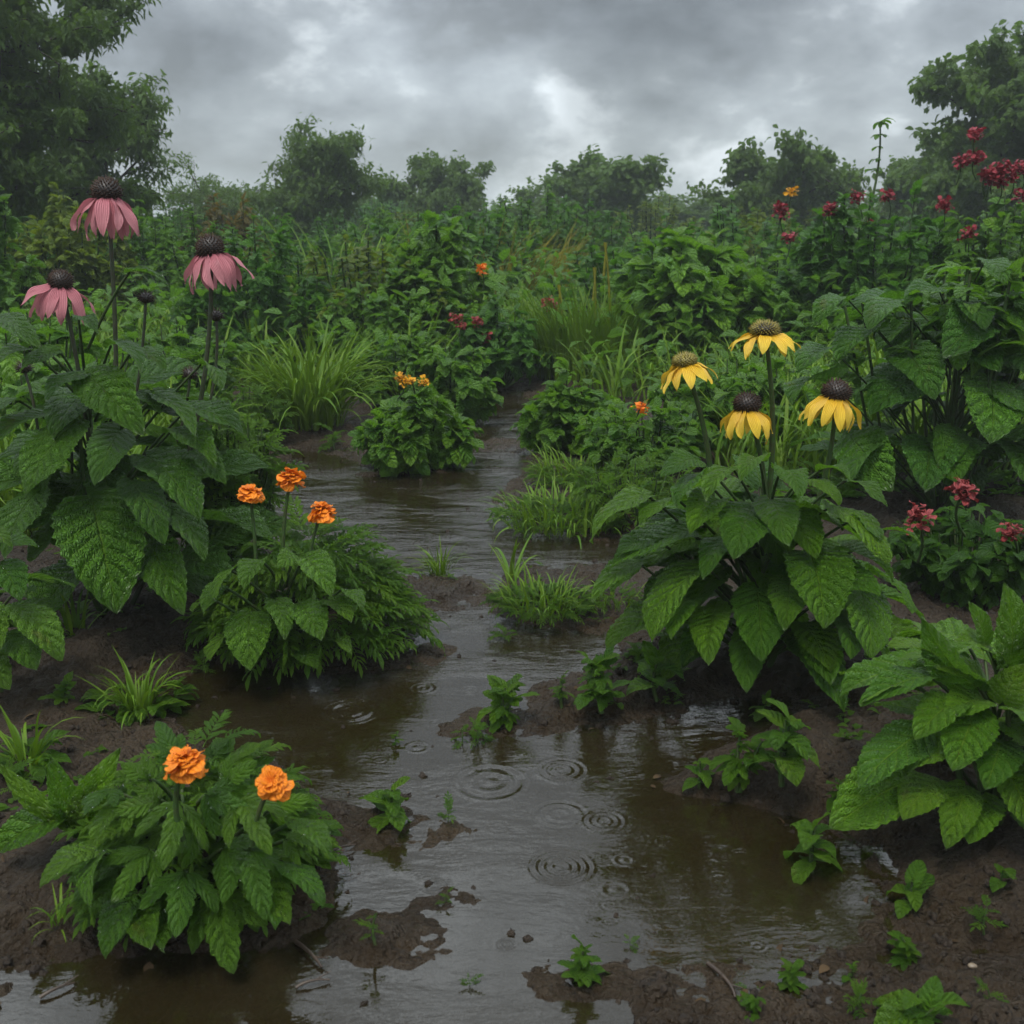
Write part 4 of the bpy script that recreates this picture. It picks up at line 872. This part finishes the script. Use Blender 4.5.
SL = [('leafy seedling with its reflection at the tip of the mud spit in midstream', 505, 722, 46, 62, 16, 'lobed'),
      ('seedling on the small round mud island left of centre', 393, 822, 44, 66, 13, 'toothed'),
      ('feathery single sprout on the clod near the bottom left of the stream', 377, 940, 36, 34, 7, 'fern'),
      ('bushy seedling alone in the water at the bottom centre', 583, 984, 50, 50, 12, 'lobed'),
      ('bushy seedling on the mud spit left of the yellow coneflowers', 602, 706, 56, 74, 20, 'lobed'),
      ('seedling with long stalks right beside the bushy one on the mud spit', 657, 694, 48, 70, 12, 'toothed'),
      ('thin sprout at the left of the bushy seedling on the spit', 562, 702, 36, 24, 8, 'lobed'),
      ('upright leafy seedling with pale top leaves, middle of the trio on the right mud', 738, 784, 72, 54, 17, 'lobed'),
      ('tallest and bushiest seedling of the trio on the right mud', 782, 778, 78, 84, 20, 'toothed'),
      ('smallest seedling of the trio on the right mud, by the water', 699, 786, 34, 40, 8, 'toothed'),
      ('star-shaped seedling at the water edge on the right', 812, 872, 64, 76, 13, 'toothed'),
      ('three-leaved seedling on bare mud at the lower right', 909, 912, 44, 68, 7, 'toothed'),
      ('round crinkled seedling below the three-leaved one', 899, 962, 34, 46, 9, 'lobed'),
      ('tiny lobed seedling on the mud left of the bottom right corner', 790, 986, 26, 40, 9, 'lobed'),
      ('very small seedling between two others near the bottom edge', 851, 978, 20, 28, 8, 'lobed'),
      ('small seedling cut by the bottom edge right of the water', 757, 1014, 24, 40, 8, 'lobed'),
      ('wide seedling with one long leaf at the bottom right', 915, 1022, 36, 96, 16, 'toothed'),
      ('flat sprout leaning on the mud under the bright green plant', 1002, 884, 22, 50, 5, 'toothed'),
      ('tiny sprout on a clod in the middle of the water', 448, 902, 14, 20, 6, 'fern'),
      ('tiny green sprout poking out of the open water', 397, 744, 16, 20, 6, 'lobed'),
      ('small dark seedling on the mud under the yellow coneflowers', 766, 716, 22, 40, 7, 'lobed'),
      ('low creeping seedling on the mud between the trio and the bright plant', 845, 748, 18, 50, 7, 'toothed'),
      ('small leafy sprout at the rim of the mud left of the front marigold', 12, 790, 26, 50, 8, 'fern'),
      ('low sprout on the far mud below the ornamental grass', 335, 448, 20, 50, 12, 'fern'),
      ('low sprout on the mud spit under the yellow coneflowers, left side', 640, 668, 20, 48, 8, 'lobed'),
      ('sprout on the shore under the lowest yellow coneflower leaf', 905, 655, 26, 46, 9, 'toothed')]
SL += [('fine-leaved sprout standing in the shallow water below the midstream clump', 462, 742, 18, 30, 8, 'fern'),
       ('small clump of tiny leaves in the water just left of the sprout on the spit', 478, 742, 18, 44, 12, 'fern'),
       ('low floating green shoots right of the round mud island', 450, 818, 10, 40, 10, 'fern'),
       ('low green shoots on the water left of the midstream mud spit', 505, 640, 12, 40, 10, 'fern'),
       ('small ragged leaf rosette floating right of the seedling at the bottom centre', 628, 946, 9, 28, 9, 'fern'),
       ('tiny rosette in the water at the bottom, left of the lone seedling', 468, 985, 10, 26, 9, 'fern'),
       ('small bright seedling on the mud just left of the bright green plant', 838, 800, 26, 36, 9, 'lobed'),
       ('feathery seedling on the mud near the right edge, below the flat sprout', 985, 925, 24, 40, 9, 'fern'),
       ('small feathery seedling on the mud at the very bottom right', 985, 1005, 24, 38, 10, 'fern'),
       ('low feathery seedling between the two lowest rosettes at the bottom right', 860, 1010, 22, 44, 12, 'fern'),
       ('small leafy seedling on the mud left of the grass tuft with weeds', 70, 700, 24, 42, 10, 'lobed'),
       ('small leafy seedling below the mid-left marigold clump, on the shore', 205, 672, 20, 40, 10, 'fern')]
for k, (lb, px, py, h, wd, n, kd) in enumerate(SL): seedling(lb, px, py, h, wd, n, kd, k)

# ------------------------------------------------------------------ trees
def tree_meshes(H, Wd, seed, nleaf, leaf, trunk_r, clear=.25, Ts=None, lean=0.0, shape=1.0):
    r = np.random.default_rng(seed); tr = MB(); tw = []
    def grow(p, d, L, rad, lv):
        n = 6; pts = [p]; dd = d.copy()
        for _ in range(n):
            dd = dd + r.normal(0, .13, 3) + np.array([0, 0, .05 if lv < 2 else -.02]); dd /= np.linalg.norm(dd); pts.append(pts[-1] + dd * L / n)
        pts = np.array(pts); tr.tube(pts, np.linspace(rad, rad * .45, n + 1), 7 if lv < 2 else 4)
        if lv >= 2: tw.append(pts)
        if lv < 3:
            for k in range((7, 5, 4)[lv]):
                f = r.uniform(.3, 1) if lv else clear + (1 - clear) * (k + .5) / 7; i0 = min(int(f * n), n - 1); q = pts[i0] + (pts[i0 + 1] - pts[i0]) * (f * n - i0)
                a = r.uniform(0, 6.28); o = np.array([math.cos(a), math.sin(a), 0]); nd = dd * (.35 if lv else .25) + o * (.9 if lv else 1.0) + np.array([0, 0, .35]); nd /= np.linalg.norm(nd)
                grow(q, nd, L * (.62 if lv else .55 * Wd / H * 1.15) * r.uniform(.75, 1.2), rad * .5, lv + 1)
    ns = 3 if clear < .15 else 1
    for s in range(ns):
        grow(np.array([r.normal(0, .05), r.normal(0, .05), -.05]), np.array([lean + (r.normal(0, .25) if ns > 1 else 0), r.normal(0, .1), 1.0]) / 1.02, H * .8, trunk_r / ns ** .5, 0)
    tw = np.array(tw); k = r.integers(0, len(tw), nleaf); f = r.random(nleaf) ** .7 * 5.99; i0 = f.astype(int); fr = (f - i0)[:, None]
    pos = tw[k, i0] * (1 - fr) + tw[k, i0 + 1] * fr + r.normal(0, leaf * .5, (nleaf, 3))
    mb = MB(); Ts = Ts or T_small; kk = r.integers(0, len(Ts), nleaf); az = r.uniform(0, 6.28, nleaf); pt = r.normal(-.35, .5, nleaf); sc = leaf * r.uniform(.6, 1.2, nleaf); ro = r.normal(0, .6, nleaf)
    for q in range(len(Ts)):
        s = kk == q; mb.inst(Ts[q], RM(az[s], pt[s], ro[s], sc[s], pos[s]), rnd=r.random(s.sum()))
    return mb, tr
def tree(label, px, Y, top, wpx, seed, nleaf, leafpx, mat='tree_leaf', clear=.1, group=None, Ts=None, lean=0.0):
    x = (px - 512) * Y / (FPX * CP); z = HZ(x, Y); H = AT(px, top, Y)[2] - z; root = thing('tree', label, 'tree', (x, Y, z), group)
    mb, tr = tree_meshes(H, wpx * Y / FPX, seed, nleaf, leafpx * Y / FPX, H * .03, clear, Ts, lean)
    V = np.concatenate(mb.V); hi = np.percentile(V[:, 2], 99.5); wi = np.percentile(V[:, 0], 98) - np.percentile(V[:, 0], 2)
    S = np.array([wpx * Y / FPX / wi, wpx * Y / FPX / wi, H / hi])
    for b in (mb, tr): b.V = [v * S for v in b.V]
    tr.obj('trunk', M['wood'], root); mb.obj('crown', M[mat], root); return root
GT = 'trees along the skyline'
tree('large leafy tree overhanging the left side of the garden', -8, 8.5, -150, 285, 1, 60000, 13, 'tree_leaf', .12, GT, T_narrow)
tree('smaller tree right behind the large left tree, branches drooping', 105, 12, 70, 130, 12, 15000, 10, 'tree_leaf', .1, GT, T_narrow)
tree('small feathery tree on the skyline left of centre', 325, 15, 130, 92, 3, 16000, 8, 'tree_leaf', .06, GT, T_narrow)
tree('low dark round tree on the skyline just left of the middle', 445, 19, 158, 84, 4, 16000, 7, 'tree_leaf', .06, GT)
tree('round hazy tree in the middle of the skyline', 602, 19, 160, 88, 5, 16000, 7, 'tree_leaf', .06, GT)
tree('low bush-like tree left of the round hazy tree', 548, 22, 186, 80, 6, 7000, 6, 'tree_leaf', .06, GT)
tree('wide dark tree on the skyline right of the middle', 768, 16, 144, 105, 7, 15000, 8, 'tree_leaf', .06, GT)
tree('tall hazy tree behind the red roses at the right', 1005, 13, 48, 165, 8, 34000, 10, 'tree_leaf', .08, GT)
tree('lower tree left of the tall one behind the red roses', 905, 17, 140, 90, 9, 12000, 8, 'tree_leaf', .06, GT)
tree('faint low tree far away left of the dark middle tree', 385, 26, 190, 80, 10, 6000, 6, 'tree_leaf', .06, GT)
tree('faint low tree far away right of the round hazy tree', 680, 26, 193, 110, 11, 8000, 6, 'tree_leaf', .06, GT)
tree('low scrubby tree between the large left tree and the feathery one', 225, 17, 158, 130, 13, 9000, 7, 'tree_leaf', .06, GT, T_narrow)

# ------------------------------------------------------------------ filling bushes of the thicket
protos = []
for q, (Ts, lf, n, mat) in enumerate(((T_small, .055, 1500, 'bush_leaf'), (T_narrow, .06, 1700, 'dark_leaf'), (T_small, .05, 1600, 'lime_leaf'), (T_narrow, .055, 1700, 'bush_leaf'), (T_small, .06, 1500, 'dark_leaf'))):
    mb, st = bush_mesh(.95, .75, Ts, lf, n, 40, 900 + q, dome=.8); protos.append((mb.mesh('foliage', M[mat]), st.mesh('stem', M['stem'])))
rb = np.random.default_rng(77); placed = []
for Yb in np.concatenate([np.linspace(5.9, 12, 34), np.linspace(12.5, 30, 34)]):
    for tr_ in range(20):
        x = rb.uniform(-.52, .52) * Yb * 1.12
        if Yb < 7.5 and -.4 < x < .7: continue
        if all((x - a) ** 2 + (Yb - b) ** 2 > (.07 * Yb) ** 2 for a, b in placed): break
    placed.append((x, Yb)); k = rb.integers(0, 5); s = .85 + .045 * Yb * rb.uniform(.6, 1.1)
    near = 'near' if Yb < 9 else 'far'
    root = thing('wild_bush', 'wild green bush in the dense thicket between the garden beds and the trees', 'bush', (x, Yb, HZ(x, Yb)), 'wild bushes of the thicket')
    for me in protos[k][::-1]:
        o = bpy.data.objects.new(me.name, me); COL.objects.link(o); o.parent = root
    root.rotation_euler = (0, 0, rb.uniform(0, 6.28)); hs = s * rb.uniform(.7, .98); root.scale = (s * 1.25, s * 1.25, min(hs, (.86 + .012 * Yb) / .75 / 1.0))

# ------------------------------------------------------------------ undergrowth (uncountable)
def bed_mask(x, y):
    s = sdist(x, y, WP); return s < -.10
N = 46000
yy = 2.6 + 22 * RG.random(N) ** 1.6; xx = RG.uniform(-.6, .6, N) * (yy * 1.05 + .2)
land = -sdist(xx, yy, WP); pxx = 512 + xx / yy * FPX
ok = (land > .25) & ((yy > 4.6) | (pxx > 720) & (yy > 3.2) | (pxx < 210)) & ~((pxx > 225) & (pxx < 375) & (yy < 4.9))
xx, yy = xx[ok], yy[ok]; zz = height(xx, yy); n = len(xx)
mb = MB(); pos = np.stack([xx, yy, zz - .01], -1)
scatter(mb, T_blade, pos, RG.uniform(0, 6.28, n), -np.abs(RG.normal(0, .3, n)), RG.uniform(.12, .34, n) * (1 + .03 * yy), wx=1.0 + .12 * yy)
tag(mb.obj('grass', M['grass']), 'rank green grass growing between the bushes', 'grass', kind='stuff')
N = 26000
yy = 2.7 + 20 * RG.random(N) ** 1.5; xx = RG.uniform(-.6, .6, N) * (yy * 1.05 + .2)
land = -sdist(xx, yy, WP); pxx = 512 + xx / yy * FPX
ok = (land > .22) & ((yy > 4.7) | (pxx > 740) & (yy > 3.0) | (pxx < 215)) & ~((pxx > 225) & (pxx < 375) & (yy < 5.0))
xx, yy = xx[ok], yy[ok]; n = len(xx); hgt = (.05 + .42 * RG.random(n) * (.4 + vnoise(xx * 1.3, yy * 1.3, 8)))
mb = MB(); pos = np.stack([xx, yy, height(xx, yy) + hgt * sstep(yy, 3, 6)], -1)
scatter(mb, T_small + T_narrow, pos, RG.uniform(0, 6.28, n), RG.normal(.1, .4, n), RG.uniform(.05, .10, n) * (1 + .03 * yy), RG.normal(0, .4, n))
tag(mb.obj('weeds', M['bush_leaf']), 'low leafy weeds covering the ground under the bushes', 'weeds', kind='stuff')

# tiny weeds and moss tufts scattered on the mud
N = 2200; yy = RG.uniform(1.0, 5.4, N); xx = RG.uniform(-.55, .55, N) * yy * 1.05; land = -sdist(xx, yy, WP); cl_ = vnoise(xx * 5, yy * 5, 12)
ok = (land > .02) & (cl_ > .58); xx, yy = xx[ok], yy[ok]; n = len(xx); mb = MB(); reps = 4
pos = np.repeat(np.stack([xx, yy, height(xx, yy) + .003], -1), reps, 0) + RG.normal(0, .008, (n * reps, 3)) * (1, 1, .1)
scatter(mb, T_fern + T_toothed, pos, RG.uniform(0, 6.28, n * reps), RG.uniform(.1, .7, n * reps), RG.uniform(.010, .024, n * reps))
tag(mb.obj('ground_weeds', M['seed_leaf']), 'tiny green weeds dotted over the wet mud', 'weeds', kind='stuff')

# ------------------------------------------------------------------ crumbs of mud, litter, twigs
N = 9000; yy = .85 + 4.2 * RG.random(N) ** 1.5; xx = RG.uniform(-.58, .58, N) * yy * 1.05; land = -sdist(xx, yy, WP) + .06 * fbm(xx, yy, 8, 3, 40)
ok = (land > -.012) & (vnoise(xx * 9, yy * 9, 3) > .35); xx, yy = xx[ok], yy[ok]; n = len(xx); mb = MB()
s_ = .0014 + .0055 * RG.random(n) ** 5; pos = np.stack([xx, yy, np.maximum(height(xx, yy), -.002) + s_ * .02], -1)
scatter(mb, T_ico, pos, RG.uniform(0, 6.28, n), RG.uniform(-.5, .5, n), s_, RG.uniform(-1, 1, n), wx=RG.uniform(.7, 1.5, n))
tag(mb.obj('mud_crumbs', M['clod']), 'wet crumbs of soil on the mud banks', 'soil', kind='stuff')
N = 420; yy = .9 + 3.2 * RG.random(N); xx = RG.uniform(-.58, .58, N) * yy; land = -sdist(xx, yy, WP)
ok = land > -.03; xx, yy = xx[ok], yy[ok]; n = len(xx); mb = MB()
zz = np.maximum(height(xx, yy), .0005) + .0025
scatter(mb, T_narrow + T_small, np.stack([xx, yy, zz], -1), RG.uniform(0, 6.28, n), RG.normal(.05, .12, n), RG.uniform(.006, .020, n), RG.normal(0, .3, n))
tag(mb.obj('leaf_litter', M['litter']), 'bits of dead leaf and straw lying on wet mud', 'litter', kind='stuff')
N = 150; yy = .95 + 3.0 * RG.random(N) ** 1.3; xx = RG.uniform(-.35, .35, N) * yy; land = sdist(xx, yy, WP)
ok = (land > .03); xx, yy = xx[ok], yy[ok]; n = len(xx); mb = MB()
scatter(mb, T_ico, np.stack([xx, yy, np.full(n, -.0008)], -1), RG.uniform(0, 6.28, n), np.zeros(n), RG.uniform(.0016, .005, n), 0, wx=RG.uniform(1, 2.2, n))
tag(mb.obj('floating_scum', M['clod']), 'specks of dirt floating on the puddle', 'debris', kind='stuff')
for lb, a, b, r0 in (('dark twig lying on the mud right of the front marigold', (296, 944), (322, 970), .0028), ('thin curved twig half in the water right of the front marigold', (296, 990), (330, 982), .0018),
                     ('thin dark stick in the shallow water beside the round mud island', (330, 856), (356, 848), .0015), ('dark root lying on the mud at the bottom, right of the water', (708, 966), (735, 1000), .003),
                     ('short dark twig on the bottom left mud', (40, 1000), (75, 985), .0022), ('pale twig on the mud under the yellow coneflowers', (860, 700), (890, 690), .002)):
    A = G(*a); B_ = G(*b); A[2] = max(HZ(A[0], A[1]), 0) + .003; B_[2] = max(HZ(B_[0], B_[1]), 0) + .003
    c = curve(A, B_, .003, 9, side=(RG.normal(0, .006), RG.normal(0, .004), 0)); mid = c[4]
    tw = MB().tube(c - A, np.linspace(r0, r0 * .5, 9), 6); tw.tube(np.array([c[5], c[5] + (B_ - A) * .3 + np.array([.006, .006, .004])]) - A, [r0 * .5, r0 * .25], 5)
    o = tw.obj('twig', M['twig']); o.location = Vector(A); tag(o, lb, 'twig')
for lb, x, y, r0 in (('tiny yellow pebble on the mud below the front marigold', 232, 970, .004), ('pale pebble on the mud at the lower right corner', 970, 984, .004)):
    p = G(x, y); V, Q, U = icoT(5, .15, 10, 8); o = MB().add(V * (r0 * 1.3, r0, r0 * .7), Q, U).obj('pebble', M['stone']); o.location = (p[0], p[1], max(HZ(p[0], p[1]), 0) + r0 * .4); tag(o, lb, 'pebble')

# ------------------------------------------------------------------ haze
m, t, out = newmat('damp air')
pv = t.new('ShaderNodeVolumePrincipled'); pv.inputs['Density'].default_value = .0032; pv.inputs['Color'].default_value = (.86, .93, .96, 1); pv.inputs['Anisotropy'].default_value = .1
t.l.new(pv.outputs[0], out.inputs[1])
x0, x1, y0, y1, z0, z1 = -135, 135, -10, 136, -1.2, 4.2
V = [(x, y, z) for z in (z0, z1) for y in (y0, y1) for x in (x0, x1)]
Q = [(0, 2, 3, 1), (4, 5, 7, 6), (0, 1, 5, 4), (2, 6, 7, 3), (0, 4, 6, 2), (1, 3, 7, 5)]
tag(MB().add(V, Q).obj('haze', m, smooth=False), 'thin damp haze over the whole garden', 'haze', kind='stuff')
